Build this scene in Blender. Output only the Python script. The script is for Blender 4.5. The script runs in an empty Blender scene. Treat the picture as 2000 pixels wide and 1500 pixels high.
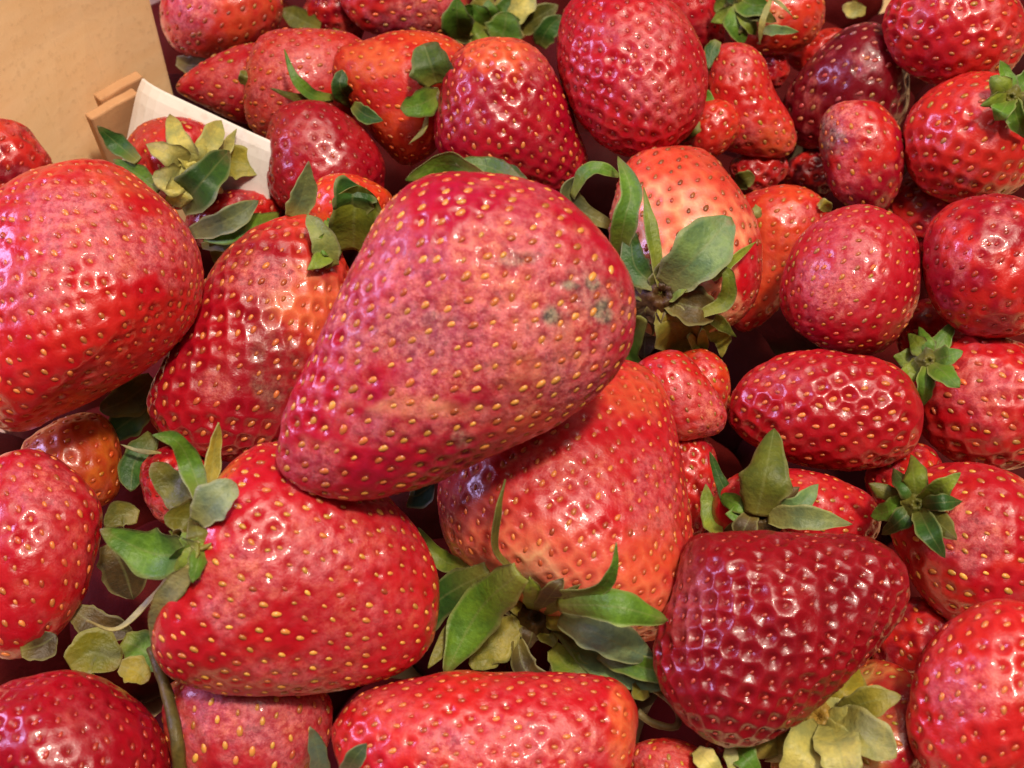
import bpy, math, random, os
import numpy as np
from mathutils import Vector, Matrix
from mathutils.bvhtree import BVHTree

# ------------------------------------------------------------------ camera, world, light, exposure
sc = bpy.context.scene
COL = sc.collection
FW, FH = 2000.0, 1500.0                     # measuring grid of the photograph
HFOV = math.radians(50.0)
FPX = FW / 2 / math.tan(HFOV / 2)
PITCH = math.radians(55.0)
CDIST = 0.18
CAM = Vector((0.0, -CDIST * math.cos(PITCH), CDIST * math.sin(PITCH)))
cam_d = bpy.data.cameras.new("camera")
cam_o = bpy.data.objects.new("camera", cam_d)
COL.objects.link(cam_o)
cam_o.location = CAM
cam_o.rotation_euler = (math.pi / 2 - PITCH, 0, 0)
cam_d.angle = HFOV
cam_d.clip_start = 0.005
cam_d.clip_end = 20.0
cam_d.dof.use_dof = True
cam_d.dof.focus_distance = 0.165
cam_d.dof.aperture_fstop = 42.0
sc.camera = cam_o

world = bpy.data.worlds.new("World")
sc.world = world
world.use_nodes = True
bgn = world.node_tree.nodes["Background"]
bgn.inputs[0].default_value = (1.0, 0.80, 0.66, 1)
bgn.inputs[1].default_value = 0.07

def area_lamp(name, loc, target, size, power, color):
    d = bpy.data.lights.new(name, 'AREA')
    d.shape = 'DISK'
    d.size = size
    d.energy = power
    d.color = color
    o = bpy.data.objects.new(name, d)
    COL.objects.link(o)
    o.location = loc
    v = Vector(target) - Vector(loc)
    o.rotation_euler = v.to_track_quat('-Z', 'Y').to_euler()
    return o
area_lamp("warm_room_lamp", (0.11, -0.09, 0.62), (0.0, 0.0, 0.0), 0.06, 3.4, (1.0, 0.84, 0.68))
area_lamp("soft_bounce_fill", (0.15, 0.05, 1.0), (0.0, 0.0, 0.0), 0.9, 7.6, (1.0, 0.87, 0.75))  # added fill, stands in for light bounced off the ceiling
area_lamp("cool_side_lamp", (-0.46, 0.06, 0.27), (0.0, 0.02, 0.01), 0.18, 2.0, (0.64, 0.52, 1.0))

sc.view_settings.view_transform = 'Standard'
sc.view_settings.look = 'None'
sc.view_settings.exposure = 0.0
sc.view_settings.gamma = 1.0
sc.render.engine = 'CYCLES'
sc.cycles.use_denoising = True
sc.cycles.max_bounces = 8

# ------------------------------------------------------------------ helpers
AX = Vector((1, 0, 0))
FWD = Vector((0, math.cos(PITCH), -math.sin(PITCH)))
UP = Vector((0, math.sin(PITCH), math.cos(PITCH)))

def ray(px, py):
    """unit direction of the sight line through a measured point"""
    v = FWD + AX * ((px - FW / 2) / FPX) - UP * ((py - FH / 2) / FPX)
    return v.normalized()

def at_z(px, py, z):
    r = ray(px, py)
    return CAM + r * ((z - CAM.z) / r.z)

def lin(c):
    c = np.asarray(c, float) / 255.0
    return np.where(c <= 0.04045, c / 12.92, ((c + 0.055) / 1.055) ** 2.4)

def rgba(c):
    l = lin(c)
    return (float(l[0]), float(l[1]), float(l[2]), 1.0)

def vnoise(p, seed=0):
    """value noise in 3D, p (n,3) -> 0..1"""
    pi = np.floor(p).astype(np.int64)
    f = p - pi
    f = f * f * (3 - 2 * f)
    out = np.zeros(len(p))
    for dx in (0, 1):
        for dy in (0, 1):
            for dz in (0, 1):
                h = (pi[:, 0] + dx) * 374761393 + (pi[:, 1] + dy) * 668265263 + (pi[:, 2] + dz) * 2147483647 + seed * 974711
                h = (h ^ (h >> 13)) * 1274126177
                h = (h ^ (h >> 16)) & 0xFFFF
                w = (f[:, 0] if dx else 1 - f[:, 0]) * (f[:, 1] if dy else 1 - f[:, 1]) * (f[:, 2] if dz else 1 - f[:, 2])
                out += w * (h / 65535.0)
    return out

def fbm(p, octv=3, seed=0):
    a, s, t = 0.5, 0.0, 0.0
    for i in range(octv):
        s = s + a * vnoise(p * (2.03 ** i), seed + i * 17)
        t += a
        a *= 0.5
    return s / t

def sstep(a, b, x):
    t = np.clip((x - a) / (b - a), 0, 1)
    return t * t * (3 - 2 * t)

def closed_spline(pts, n=8):
    p = np.asarray(pts, float)
    out = []
    m = len(p)
    for i in range(m):
        p0, p1, p2, p3 = p[i - 1], p[i], p[(i + 1) % m], p[(i + 2) % m]
        for k in range(n):
            t = k / n
            out.append(0.5 * (2 * p1 + (p2 - p0) * t + (2 * p0 - 5 * p1 + 4 * p2 - p3) * t * t + (3 * p1 - p0 - 3 * p2 + p3) * t ** 3))
    return np.array(out)

def open_spline(p, n):
    p = np.asarray(p, float)
    if len(p) == 2:
        p = np.array([p[0], (p[0] + p[1]) / 2, p[1]])
    e = np.vstack([2 * p[0] - p[1], p, 2 * p[-1] - p[-2]])
    m = len(p) - 1
    out = []
    for k in range(n):
        x = k / (n - 1) * m
        i = min(int(x), m - 1)
        t = x - i
        p0, p1, p2, p3 = e[i], e[i + 1], e[i + 2], e[i + 3]
        out.append(0.5 * (2 * p1 + (p2 - p0) * t + (2 * p0 - 5 * p1 + 4 * p2 - p3) * t * t + (3 * p1 - p0 - 3 * p2 + p3) * t ** 3))
    return np.array(out)

def mesh_np(name, V, quads=None, tris=None, mat=None, smooth=True):
    me = bpy.data.meshes.new(name)
    nq = 0 if quads is None else len(quads)
    nt = 0 if tris is None else len(tris)
    me.vertices.add(len(V))
    me.vertices.foreach_set("co", np.asarray(V, np.float32).ravel())
    loops = []
    if nq: loops.append(np.asarray(quads, np.int32).ravel())
    if nt: loops.append(np.asarray(tris, np.int32).ravel())
    loops = np.concatenate(loops)
    me.loops.add(len(loops))
    me.loops.foreach_set("vertex_index", loops)
    starts = np.concatenate([np.arange(nq) * 4, nq * 4 + np.arange(nt) * 3]).astype(np.int32)
    me.polygons.add(nq + nt)
    me.polygons.foreach_set("loop_start", starts)
    me.polygons.foreach_set("use_smooth", np.full(nq + nt, smooth, bool))
    me.update(calc_edges=True)
    me.validate()
    if mat: me.materials.append(mat)
    return me

def col_attr(me, name, arr):
    a = me.color_attributes.new(name, 'FLOAT_COLOR', 'POINT')
    x = np.ones((len(arr), 4), np.float32)
    x[:, :arr.shape[1]] = arr
    a.data.foreach_set("color", x.ravel())

def link(name, me, parent=None):
    o = bpy.data.objects.new(name, me)
    COL.objects.link(o)
    if parent is not None:
        o.parent = parent
    return o

def tag(o, label, cat, group=None):
    o["label"] = label
    o["category"] = cat
    if group: o["group"] = group

# ------------------------------------------------------------------ materials
def new_mat(name):
    m = bpy.data.materials.new(name)
    m.use_nodes = True
    nt = m.node_tree
    return m, nt, nt.nodes["Principled BSDF"]

def node(nt, typ, **kw):
    n = nt.nodes.new(typ)
    for k, v in kw.items():
        setattr(n, k, v)
    return n

def noise(nt, vec, scale, detail=3, rough=0.55):
    n = node(nt, 'ShaderNodeTexNoise')
    n.inputs['Scale'].default_value = scale
    n.inputs['Detail'].default_value = detail
    n.inputs['Roughness'].default_value = rough
    nt.links.new(vec, n.inputs['Vector'])
    return n.outputs[0]

def maprange(nt, val, a, b, c, d):
    n = node(nt, 'ShaderNodeMapRange')
    for i, v in enumerate((a, b, c, d)):
        n.inputs[i + 1].default_value = v
    nt.links.new(val, n.inputs[0])
    return n.outputs[0]

def mixc(nt, fac, a, b, blend='MIX'):
    n = node(nt, 'ShaderNodeMix', data_type='RGBA', blend_type=blend)
    for s, v in ((n.inputs[0], fac), (n.inputs[6], a), (n.inputs[7], b)):
        if hasattr(v, 'is_output'): nt.links.new(v, s)
        else: s.default_value = v
    return n.outputs[2]

def math_(nt, op, a, b):
    n = node(nt, 'ShaderNodeMath', operation=op)
    for s, v in ((n.inputs[0], a), (n.inputs[1], b)):
        if hasattr(v, 'is_output'): nt.links.new(v, s)
        else: s.default_value = v
    return n.outputs[0]

def skin_material(name, dull=False):
    m, nt, bs = new_mat(name)
    geo = node(nt, 'ShaderNodeNewGeometry')
    pos = geo.outputs['Position']
    base = node(nt, 'ShaderNodeAttribute', attribute_name="skin").outputs['Color']
    fx = node(nt, 'ShaderNodeAttribute', attribute_name="wear")
    sep = node(nt, 'ShaderNodeSeparateColor')
    nt.links.new(fx.outputs['Color'], sep.inputs[0])
    dim, bru, mould = sep.outputs[0], sep.outputs[1], sep.outputs[2]
    fine = noise(nt, pos, 1500, 4, 0.7)
    mid = noise(nt, pos, 420, 3, 0.6)
    ridge = fx.outputs['Alpha']
    # flecks, redder pits round the seeds, paler skin on the ridges between them
    c = mixc(nt, maprange(nt, mid, 0.35, 0.7, 0.0, 0.30), base, mixc(nt, 1.0, base, (1.2, 1.9, 1.6, 1), 'MULTIPLY'))
    c = mixc(nt, math_(nt, 'MULTIPLY', ridge, maprange(nt, mid, 0.3, 0.65, 0.05, 0.45)), c, mixc(nt, 1.0, base, (1.22, 2.6, 2.2, 1), 'MULTIPLY'))
    c = mixc(nt, math_(nt, 'MULTIPLY', dim, 0.6), c, mixc(nt, 1.0, base, (0.72, 0.45, 0.5, 1), 'MULTIPLY'))
    # bruised, dried skin: pinkish tan, mottled and grainy
    coarse = noise(nt, pos, 190, 5, 0.65)
    grain = maprange(nt, noise(nt, pos, 1000, 6, 0.75), 0.41, 0.59, 0.0, 1.0)
    brc = mixc(nt, grain, rgba((174, 44, 58)), rgba((224, 116, 114)))
    brc = mixc(nt, maprange(nt, coarse, 0.45, 0.62, 0.0, 0.7), brc, mixc(nt, grain, rgba((160, 62, 80)), rgba((212, 122, 130))))
    brc = mixc(nt, maprange(nt, coarse, 0.50, 0.36, 0.0, 0.6), brc, mixc(nt, grain, rgba((176, 58, 44)), rgba((226, 140, 100))))
    bm = math_(nt, 'MULTIPLY', bru, maprange(nt, mid, 0.25, 0.55, 0.55, 1.0))
    c = mixc(nt, bm, c, brc)
    # dark pits in the damaged skin
    pits = maprange(nt, noise(nt, pos, 850, 3, 0.6), 0.55, 0.62, 0.0, 1.0)
    pits = math_(nt, 'MULTIPLY', pits, maprange(nt, coarse, 0.42, 0.6, 0.2, 1.0))
    c = mixc(nt, math_(nt, 'MULTIPLY', math_(nt, 'MULTIPLY', pits, bru), 0.45), c, rgba((84, 32, 32)))
    mcol = mixc(nt, grain, rgba((70, 62, 58)), rgba((158, 140, 118)))
    c = mixc(nt, math_(nt, 'MULTIPLY', mould, maprange(nt, coarse, 0.38, 0.58, 0.15, 1.0)), c, mcol)
    nt.links.new(c, bs.inputs['Base Color'])
    r = math_(nt, 'ADD', 0.31, math_(nt, 'MULTIPLY', bru, 0.26))
    r = math_(nt, 'ADD', r, maprange(nt, mid, 0.3, 0.7, -0.05, 0.08))
    nt.links.new(r, bs.inputs['Roughness'])
    bs.inputs['Specular IOR Level'].default_value = 0.42
    bs.inputs['Subsurface Weight'].default_value = 0.22
    bs.inputs['Subsurface Radius'].default_value = (1.0, 0.22, 0.14)
    bs.inputs['Subsurface Scale'].default_value = 0.0022
    nt.links.new(math_(nt, 'SUBTRACT', 0.42, math_(nt, 'MULTIPLY', bru, 0.30)), bs.inputs['Coat Weight'])
    bs.inputs['Coat Roughness'].default_value = 0.09
    cb = node(nt, 'ShaderNodeBump')
    cb.inputs['Distance'].default_value = 0.0004
    cb.inputs['Strength'].default_value = 0.35
    nt.links.new(noise(nt, pos, 620, 3, 0.6), cb.inputs['Height'])
    nt.links.new(cb.outputs[0], bs.inputs['Coat Normal'])
    bp = node(nt, 'ShaderNodeBump')
    bp.inputs['Distance'].default_value = 0.0007
    h = math_(nt, 'ADD', math_(nt, 'MULTIPLY', fine, math_(nt, 'ADD', 0.16, math_(nt, 'MULTIPLY', bru, 0.6))), math_(nt, 'MULTIPLY', mid, 0.6))
    nt.links.new(h, bp.inputs['Height'])
    bp.inputs['Strength'].default_value = 0.55
    nt.links.new(bp.outputs[0], bs.inputs['Normal'])
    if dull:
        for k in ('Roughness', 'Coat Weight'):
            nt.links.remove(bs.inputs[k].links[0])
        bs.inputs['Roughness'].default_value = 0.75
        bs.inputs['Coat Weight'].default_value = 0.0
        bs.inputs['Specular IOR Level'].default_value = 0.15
    return m

def seed_material():
    m, nt, bs = new_mat("strawberry_seed")
    oi = node(nt, 'ShaderNodeObjectInfo')
    hsv = node(nt, 'ShaderNodeHueSaturation')
    tint = node(nt, 'ShaderNodeAttribute', attribute_name="tint").outputs['Color']
    nt.links.new(mixc(nt, 1.0, oi.outputs['Color'], tint, 'MULTIPLY'), hsv.inputs['Color'])
    nt.links.new(maprange(nt, oi.outputs['Random'], 0, 1, 0.65, 1.15), hsv.inputs['Value'])
    nt.links.new(hsv.outputs[0], bs.inputs['Base Color'])
    bs.inputs['Roughness'].default_value = 0.3
    return m

def leaf_material():
    m, nt, bs = new_mat("strawberry_sepal")
    oi = node(nt, 'ShaderNodeObjectInfo')
    at = node(nt, 'ShaderNodeAttribute', attribute_name="leaf")
    sep = node(nt, 'ShaderNodeSeparateColor')
    nt.links.new(at.outputs['Color'], sep.inputs[0])
    t, w = sep.outputs[0], sep.outputs[1]
    geo = node(nt, 'ShaderNodeNewGeometry')
    pos = geo.outputs['Position']
    col = oi.outputs['Color']
    n1 = noise(nt, pos, 260, 4, 0.65)
    n2 = noise(nt, pos, 1100, 3, 0.6)
    c = mixc(nt, maprange(nt, n1, 0.38, 0.62, 0.0, 0.8), mixc(nt, 1.0, col, (0.78, 0.84, 0.8, 1), 'MULTIPLY'), mixc(nt, 1.0, col, (1.55, 1.4, 0.9, 1), 'MULTIPLY'))
    c = mixc(nt, maprange(nt, n2, 0.5, 0.7, 0.0, 0.35), c, mixc(nt, 1.0, col, (0.5, 0.5, 0.45, 1), 'MULTIPLY'))
    # yellowish base, pale rim and rib
    c = mixc(nt, maprange(nt, t, 0.0, 0.35, 0.65, 0.0), c, rgba((150, 138, 62)))
    c = mixc(nt, maprange(nt, w, 0.0, 0.10, 0.30, 0.0), c, rgba((150, 158, 96)))
    c = mixc(nt, maprange(nt, w, 0.80, 1.0, 0.0, 0.5), c, rgba((176, 172, 112)))
    brown = math_(nt, 'MULTIPLY', maprange(nt, t, 0.8, 1.0, 0.0, 1.0), maprange(nt, n1, 0.45, 0.6, 0.0, 0.8))
    c = mixc(nt, brown, c, rgba((120, 92, 60)))
    nt.links.new(c, bs.inputs['Base Color'])
    bs.inputs['Roughness'].default_value = 0.48
    bs.inputs['Specular IOR Level'].default_value = 0.4
    bp = node(nt, 'ShaderNodeBump')
    bp.inputs['Distance'].default_value = 0.0004
    bp.inputs['Strength'].default_value = 0.5
    nt.links.new(math_(nt, 'ADD', n2, n1), bp.inputs['Height'])
    nt.links.new(bp.outputs[0], bs.inputs['Normal'])
    tr = node(nt, 'ShaderNodeBsdfTranslucent')
    nt.links.new(c, tr.inputs[0])
    mx = node(nt, 'ShaderNodeMixShader')
    mx.inputs[0].default_value = 0.22
    out = nt.nodes["Material Output"]
    nt.links.new(bs.outputs[0], mx.inputs[1])
    nt.links.new(tr.outputs[0], mx.inputs[2])
    nt.links.new(mx.outputs[0], out.inputs[0])
    return m

def card_material(name, c1, c2, rough, fibre):
    m, nt, bs = new_mat(name)
    tc = node(nt, 'ShaderNodeTexCoord')
    pos = tc.outputs['Object']
    mp = node(nt, 'ShaderNodeMapping')
    mp.inputs['Scale'].default_value = (1, 1, 4)
    nt.links.new(pos, mp.inputs[0])
    n1 = noise(nt, mp.outputs[0], 60, 5, 0.6)
    n2 = noise(nt, pos, fibre, 3, 0.6)
    c = mixc(nt, maprange(nt, n1, 0.35, 0.65, 0, 1), rgba(c1), rgba(c2))
    c = mixc(nt, maprange(nt, n2, 0.55, 0.75, 0, 0.35), c, mixc(nt, 1.0, c, (0.62, 0.55, 0.5, 1), 'MULTIPLY'))
    nt.links.new(c, bs.inputs['Base Color'])
    bs.inputs['Roughness'].default_value = rough
    bp = node(nt, 'ShaderNodeBump')
    bp.inputs['Distance'].default_value = 0.0003
    bp.inputs['Strength'].default_value = 0.16
    nt.links.new(math_(nt, 'ADD', n1, n2), bp.inputs['Height'])
    nt.links.new(bp.outputs[0], bs.inputs['Normal'])
    return m

SKIN = skin_material("strawberry_skin")
SHADE_SKIN = skin_material("painted_shade_skin", True)  # matte skin for the lower berries, painted dark to imitate shade in the gaps
SEED = seed_material()
LEAF = leaf_material()
CARD = card_material("corrugated_cardboard", (248, 208, 152), (252, 216, 164), 0.8, 700)
BOARD = card_material("folded_board", (190, 142, 98), (204, 158, 112), 0.8, 700)
PAPER = card_material("white_card", (232, 226, 218), (238, 233, 226), 0.6, 500)
STALK = LEAF

# ------------------------------------------------------------------ berries: measured outlines, stem end and tip
RED = (186, 14, 24); DEEP = (140, 8, 22); DARK = (104, 5, 22); ORG = (214, 58, 26); ORR = (200, 34, 24)
SCAR = (190, 22, 22); PALE = (236, 178, 140); TAN = (226, 96, 52); BRN = (196, 84, 28)
YS = (224, 166, 74); OS = (214, 128, 66); RS = (176, 60, 44)
B = []
def berry(key, layer, cap, tip, poly, label, tilt=0, df=0.9, col=RED, col2=ORR, cap_col=None, cap_ext=0.25, sp=34, dep=0.15,
          seed=OS, hero=False, bruise=(), bru=0.25, res=1.0, z=None, sz=1.0):
    B.append(dict(key=key, layer=layer, cap=cap, tip=tip, poly=poly, label=label, tilt=tilt, df=df, col=col, col2=col2, cap_col=cap_col,
                  cap_ext=cap_ext, sp=sp, dep=dep, seed=seed, hero=hero, bruise=bruise, bru=bru, res=res, z=z, sz=sz))

# -- bruise, tone and shade entries: (x, y, rx, ry, strength, kind) kind b = bruised pink, m = grey mould, o = orange tone, p = pale tone, d = cast shade painted in
berry('hero', 20, (1150, 480), (590, 900),
      [(540, 872), (568, 765), (630, 640), (690, 508), (748, 410), (832, 350), (930, 340), (1020, 350), (1100, 385), (1180, 465), (1236, 560), (1232, 665), (1176, 758),
       (1068, 842), (926, 904), (806, 954), (700, 977), (600, 962), (548, 918)],
      'largest strawberry, lying on top in the middle, with a wide dull bruise', df=0.72, col=(184, 16, 34), col2=(176, 14, 40), sp=44, dep=.14, sz=1.18, seed=(220, 156, 72), hero=True,
      bruise=[(880, 640, 240, 190, 1.0, 'b'), (1080, 640, 150, 150, 1.0, 'b'), (1010, 500, 150, 90, .8, 'b'), (1150, 590, 90, 60, .28, 'm'), (1080, 770, 110, 60, .8, 'b'),
              (780, 660, 120, 70, .2, 'm'), (760, 830, 120, 40, .5, 'b'), (1075, 610, 26, 26, 1.2, 'm'), (1180, 605, 24, 34, 1.2, 'm'), (1110, 560, 22, 14, 1, 'm'), (1160, 555, 16, 16, 1, 'm'), (1000, 505, 60, 16, .7, 'm'), (850, 620, 40, 22, .3, 'm'), (740, 690, 30, 26, .25, 'm'), (900, 860, 20, 18, .5, 'm'), (1080, 690, 60, 80, .5, 'p'), (820, 795, 130, 22, .5, 'p'), (990, 720, 60, 40, .35, 'p'), (620, 900, 60, 50, .6, 'b'), (760, 460, 90, 70, .35, 'b'), (1010, 610, 50, 60, .35, 'p'), (1090, 830, 160, 50, .5, 'o')], bru=.2, res=1.25)
berry('fore_left', 18, (370, 1050), (830, 1275),
      [(300, 1230), (322, 1150), (366, 1045), (412, 955), (462, 895), (520, 866), (600, 872), (700, 930), (780, 990), (830, 1065), (858, 1130), (855, 1210), (835, 1270), (780, 1318),
       (690, 1345), (560, 1358), (440, 1358), (350, 1330), (308, 1285)],
      'broad red strawberry below the bruised one, its calyx at its left end', df=0.75, col=(190, 16, 26), col2=(200, 26, 28), cap_col=(206, 70, 26), cap_ext=.10, sp=39, dep=.10, seed=YS, hero=True,
      bruise=[(660, 1080, 150, 80, .4, 'b'), (480, 1110, 70, 60, .6, 'b'), (445, 1190, 50, 60, .75, 'b'), (600, 1315, 130, 35, .5, 'b'), (700, 1210, 110, 80, .35, 'b')], bru=.12, res=1.2)
berry('fore_right', 17, (1050, 1195), (1260, 715),
      [(868, 1040), (858, 950), (890, 850), (990, 765), (1120, 705), (1230, 692), (1302, 740), (1335, 880), (1346, 1040), (1338, 1150), (1300, 1232), (1200, 1245), (1080, 1200), (990, 1150), (900, 1095)],
      'bright orange red strawberry under the bruised one, its large green calyx towards the viewer', tilt=-18, df=0.8, col=(196, 24, 28), col2=(204, 36, 32), cap_col=(230, 110, 84), cap_ext=.30, sp=37, dep=.12, seed=OS, hero=True,
      bruise=[(1270, 960, 60, 90, .5, 'b'), (1130, 920, 130, 60, .4, 'b'), (1050, 1110, 50, 40, .6, 'p'), (1270, 1120, 60, 110, .6, 'o'), (1250, 770, 70, 50, .5, 'o'), (900, 960, 70, 90, .6, 'd')], bru=.12, res=1.15)  # the dark entry is the shadow of the berry above, painted into the skin
berry('crimson', 17, (1760, 1080), (1400, 1450),
      [(1286, 1250), (1310, 1160), (1340, 1060), (1400, 1043), (1550, 1038), (1680, 1040), (1765, 1090), (1775, 1180), (1710, 1270), (1620, 1360), (1520, 1435), (1430, 1458), (1365, 1430), (1310, 1370), (1284, 1310)],
      'large dark crimson strawberry with a netted glossy skin at the lower right', df=.8, tilt=12, col=(132, 6, 16), col2=(146, 8, 17), sp=39, dep=.165, seed=(170, 66, 52), sz=.72, hero=True,
      bruise=[(1340, 1150, 45, 90, .35, 'b')], bru=.04, res=1.2)
berry('left_big', 17, (-50, 330), (300, 700),
      [(-70, 520), (-40, 400), (40, 338), (140, 312), (215, 314), (285, 355), (345, 415), (383, 490), (393, 570), (370, 640), (300, 710), (200, 770), (110, 812), (30, 842), (-40, 800), (-80, 660)],
      'big red strawberry at the left edge below the cardboard with a pink scuffed shoulder', df=.8, tilt=12, col=(192, 16, 22), col2=(204, 32, 24), sp=36, dep=.11, seed=OS, hero=True,
      bruise=[(150, 430, 130, 80, .75, 'b'), (250, 480, 90, 60, .7, 'b'), (330, 480, 60, 70, .6, 'b'), (60, 560, 70, 60, .35, 'b'), (230, 360, 80, 40, .4, 'o')], bru=.08, res=1.2)
berry('left_mid', 15, (650, 455), (340, 850),
      [(290, 790), (318, 705), (375, 600), (425, 505), (485, 450), (565, 418), (620, 428), (668, 490), (690, 600), (650, 760), (585, 850), (500, 895), (400, 893), (325, 855)],
      'dark red strawberry leaning against the left side of the bruised one', df=.8, tilt=6, col=(160, 10, 24), col2=(176, 14, 24), cap_col=(210, 50, 26), cap_ext=.28, sp=38, dep=.15, seed=OS, hero=True,
      bruise=[(510, 540, 75, 45, .9, 'b'), (580, 570, 60, 60, .55, 'p'), (420, 760, 30, 30, .5, 'b'), (540, 720, 50, 70, .4, 'm'), (600, 600, 60, 70, .7, 'o')], bru=.06, res=1.1)
berry('bottom_mid', 16, (1260, 1420), (660, 1500),
      [(648, 1445), (668, 1390), (730, 1345), (850, 1320), (1000, 1310), (1140, 1314), (1205, 1328), (1240, 1372), (1244, 1430), (1222, 1520), (1150, 1600), (1000, 1650), (800, 1630), (690, 1550)],
      'wide red strawberry cut by the bottom edge in the middle', df=.8, col=(196, 20, 26), col2=(206, 36, 28), sp=37, dep=.12, seed=OS, hero=True,
      bruise=[(880, 1450, 60, 30, .8, 'b'), (1000, 1460, 180, 60, .5, 'b'), (1215, 1420, 30, 80, .8, 'o'), (740, 1370, 70, 30, .4, 'b')], bru=.12, res=1.1)
berry('bottom_left', 16, (60, 1620), (160, 1310),
      [(-60, 1430), (-20, 1355), (60, 1320), (140, 1305), (212, 1330), (282, 1380), (322, 1440), (332, 1520), (280, 1600), (120, 1640), (-20, 1590)],
      'deep red glossy strawberry in the bottom left corner', df=.9, tilt=20, col=(158, 8, 22), col2=(168, 10, 22), sp=36, dep=.13, seed=RS, hero=True, bruise=[(160, 1420, 60, 40, .2, 'b')], bru=.04)
berry('bottom_pink', 12, (420, 1640), (500, 1320),
      [(318, 1385), (340, 1330), (450, 1310), (560, 1320), (640, 1355), (648, 1420), (620, 1500), (560, 1580), (440, 1610), (360, 1550), (330, 1460)],
      'pinkish bruised strawberry under the broad one with the left calyx', df=.85, col=(178, 18, 30), col2=(186, 28, 32), sp=42, dep=.08, seed=YS, hero=True,
      bruise=[(460, 1400, 130, 80, .8, 'b'), (560, 1440, 80, 90, .7, 'b'), (350, 1450, 40, 80, .6, 'o')], bru=.3)
berry('left_low', 16, (-60, 1000), (80, 1270),
      [(-70, 970), (-20, 900), (48, 876), (105, 888), (160, 930), (198, 985), (196, 1060), (168, 1150), (120, 1230), (50, 1282), (-20, 1270), (-70, 1150)],
      'red strawberry at the left edge below the small orange one', df=.9, tilt=10, col=(184, 14, 24), col2=(192, 24, 26), sp=38, dep=.10, seed=OS, hero=True,
      bruise=[(90, 960, 80, 60, .6, 'b'), (120, 1060, 60, 60, .3, 'b')], bru=.1)
berry('left_orange', 11, (60, 940), (210, 830),
      [(40, 880), (95, 830), (155, 806), (205, 815), (233, 860), (238, 920), (218, 978), (160, 990), (80, 960)],
      'small orange brown strawberry tucked between two red ones at the left edge', df=.9, col=BRN, col2=(184, 66, 26), sp=32, dep=.10, seed=(206, 120, 50), bru=.1)
berry('left_nest', 10, (430, 960), (285, 930),
      [(272, 930), (290, 890), (340, 872), (400, 890), (430, 950), (420, 1010), (350, 1032), (296, 1002)],
      'small red strawberry half hidden behind sepals left of the middle', df=.9, col=(160, 10, 24), sp=32, seed=RS, bruise=[(360, 990, 60, 30, .7, 'b')])
berry('card_berry', 9, (385, 335), (270, 250),
      [(238, 295), (262, 252), (310, 230), (370, 232), (422, 262), (436, 330), (405, 395), (330, 405), (268, 355)],
      'small red strawberry in front of the white card, with a pale yellow green calyx', tilt=-40, df=.9, col=(184, 16, 22), sp=30, dep=.08, seed=OS)
berry('card_low', 8, (450, 470), (460, 370),
      [(362, 425), (400, 383), (460, 368), (530, 375), (550, 410), (520, 470), (430, 490), (375, 470)],
      'small deep red strawberry under the sepals below the white card', df=.9, col=(150, 8, 20), sp=28, seed=OS)
berry('card_red', 11, (650, 410), (600, 195),
      [(518, 330), (520, 262), (545, 212), (600, 194), (652, 206), (702, 246), (744, 300), (752, 350), (735, 392), (650, 425), (560, 412), (528, 382)],
      'small glossy deep red strawberry standing right of the white card', df=.9, col=(158, 8, 22), col2=(170, 14, 22), sp=29, dep=.13, seed=RS, bruise=[(600, 260, 40, 40, .3, 'b')], bru=.05)
berry('mid_orange', 12, (680, 470), (690, 340),
      [(596, 405), (620, 352), (670, 338), (730, 355), (768, 388), (745, 445), (680, 475), (615, 455)],
      'small bright orange strawberry peeking out between sepals above the middle', df=.9, col=(220, 70, 22), col2=(214, 52, 22), sp=28, dep=.08, seed=(232, 140, 60))
berry('edge_dark', 14, (0, 360), (60, 245),
      [(-110, 330), (-70, 262), (-10, 232), (45, 243), (78, 280), (104, 325), (80, 400), (0, 420), (-80, 400)],
      'dark red strawberry at the left edge against the cardboard', df=.9, col=DEEP, sp=30, seed=RS)
berry('corner', 8, (370, 120), (460, 0),
      [(312, 25), (330, -40), (400, -78), (480, -72), (540, -30), (552, 20), (532, 70), (480, 106), (420, 117), (350, 108), (320, 72)],
      'orange red strawberry at the top edge beside the cardboard panel', df=.95, tilt=25, col=(212, 48, 28), col2=(196, 24, 24), sp=30, dep=.07, seed=OS, bruise=[(370, 25, 45, 40, .9, 'b'), (470, 20, 70, 70, .4, 'o')], bru=.15)
berry('top_small', 4, (700, 80), (630, -30),
      [(588, 40), (600, 0), (630, -50), (680, -50), (712, 0), (714, 55), (690, 92), (635, 80)],
      'small dark red strawberry in shade at the top edge', df=.9, col=(150, 8, 24), sp=26, seed=RS)
berry('top_scuffed', 6, (900, 0), (690, -10),
      [(662, -10), (700, -70), (800, -100), (890, -70), (916, 0), (895, 62), (830, 80), (755, 72), (695, 48)],
      'dark red strawberry with a pale scratched side at the top edge', df=.9, col=(156, 10, 26), sp=30, dep=.1, seed=OS, bruise=[(820, 30, 60, 50, .9, 'b'), (880, 10, 30, 40, .5, 'b')])
berry('behind_card', 9, (560, 170), (360, 170),
      [(343, 172), (395, 122), (475, 86), (540, 90), (572, 150), (545, 225), (480, 240), (410, 215)],
      'red strawberry lying behind the white card', df=.9, col=(176, 16, 26), col2=(190, 30, 26), sp=29, dep=.06, seed=OS, bruise=[(440, 160, 50, 40, .4, 'b')], bru=.2)
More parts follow.
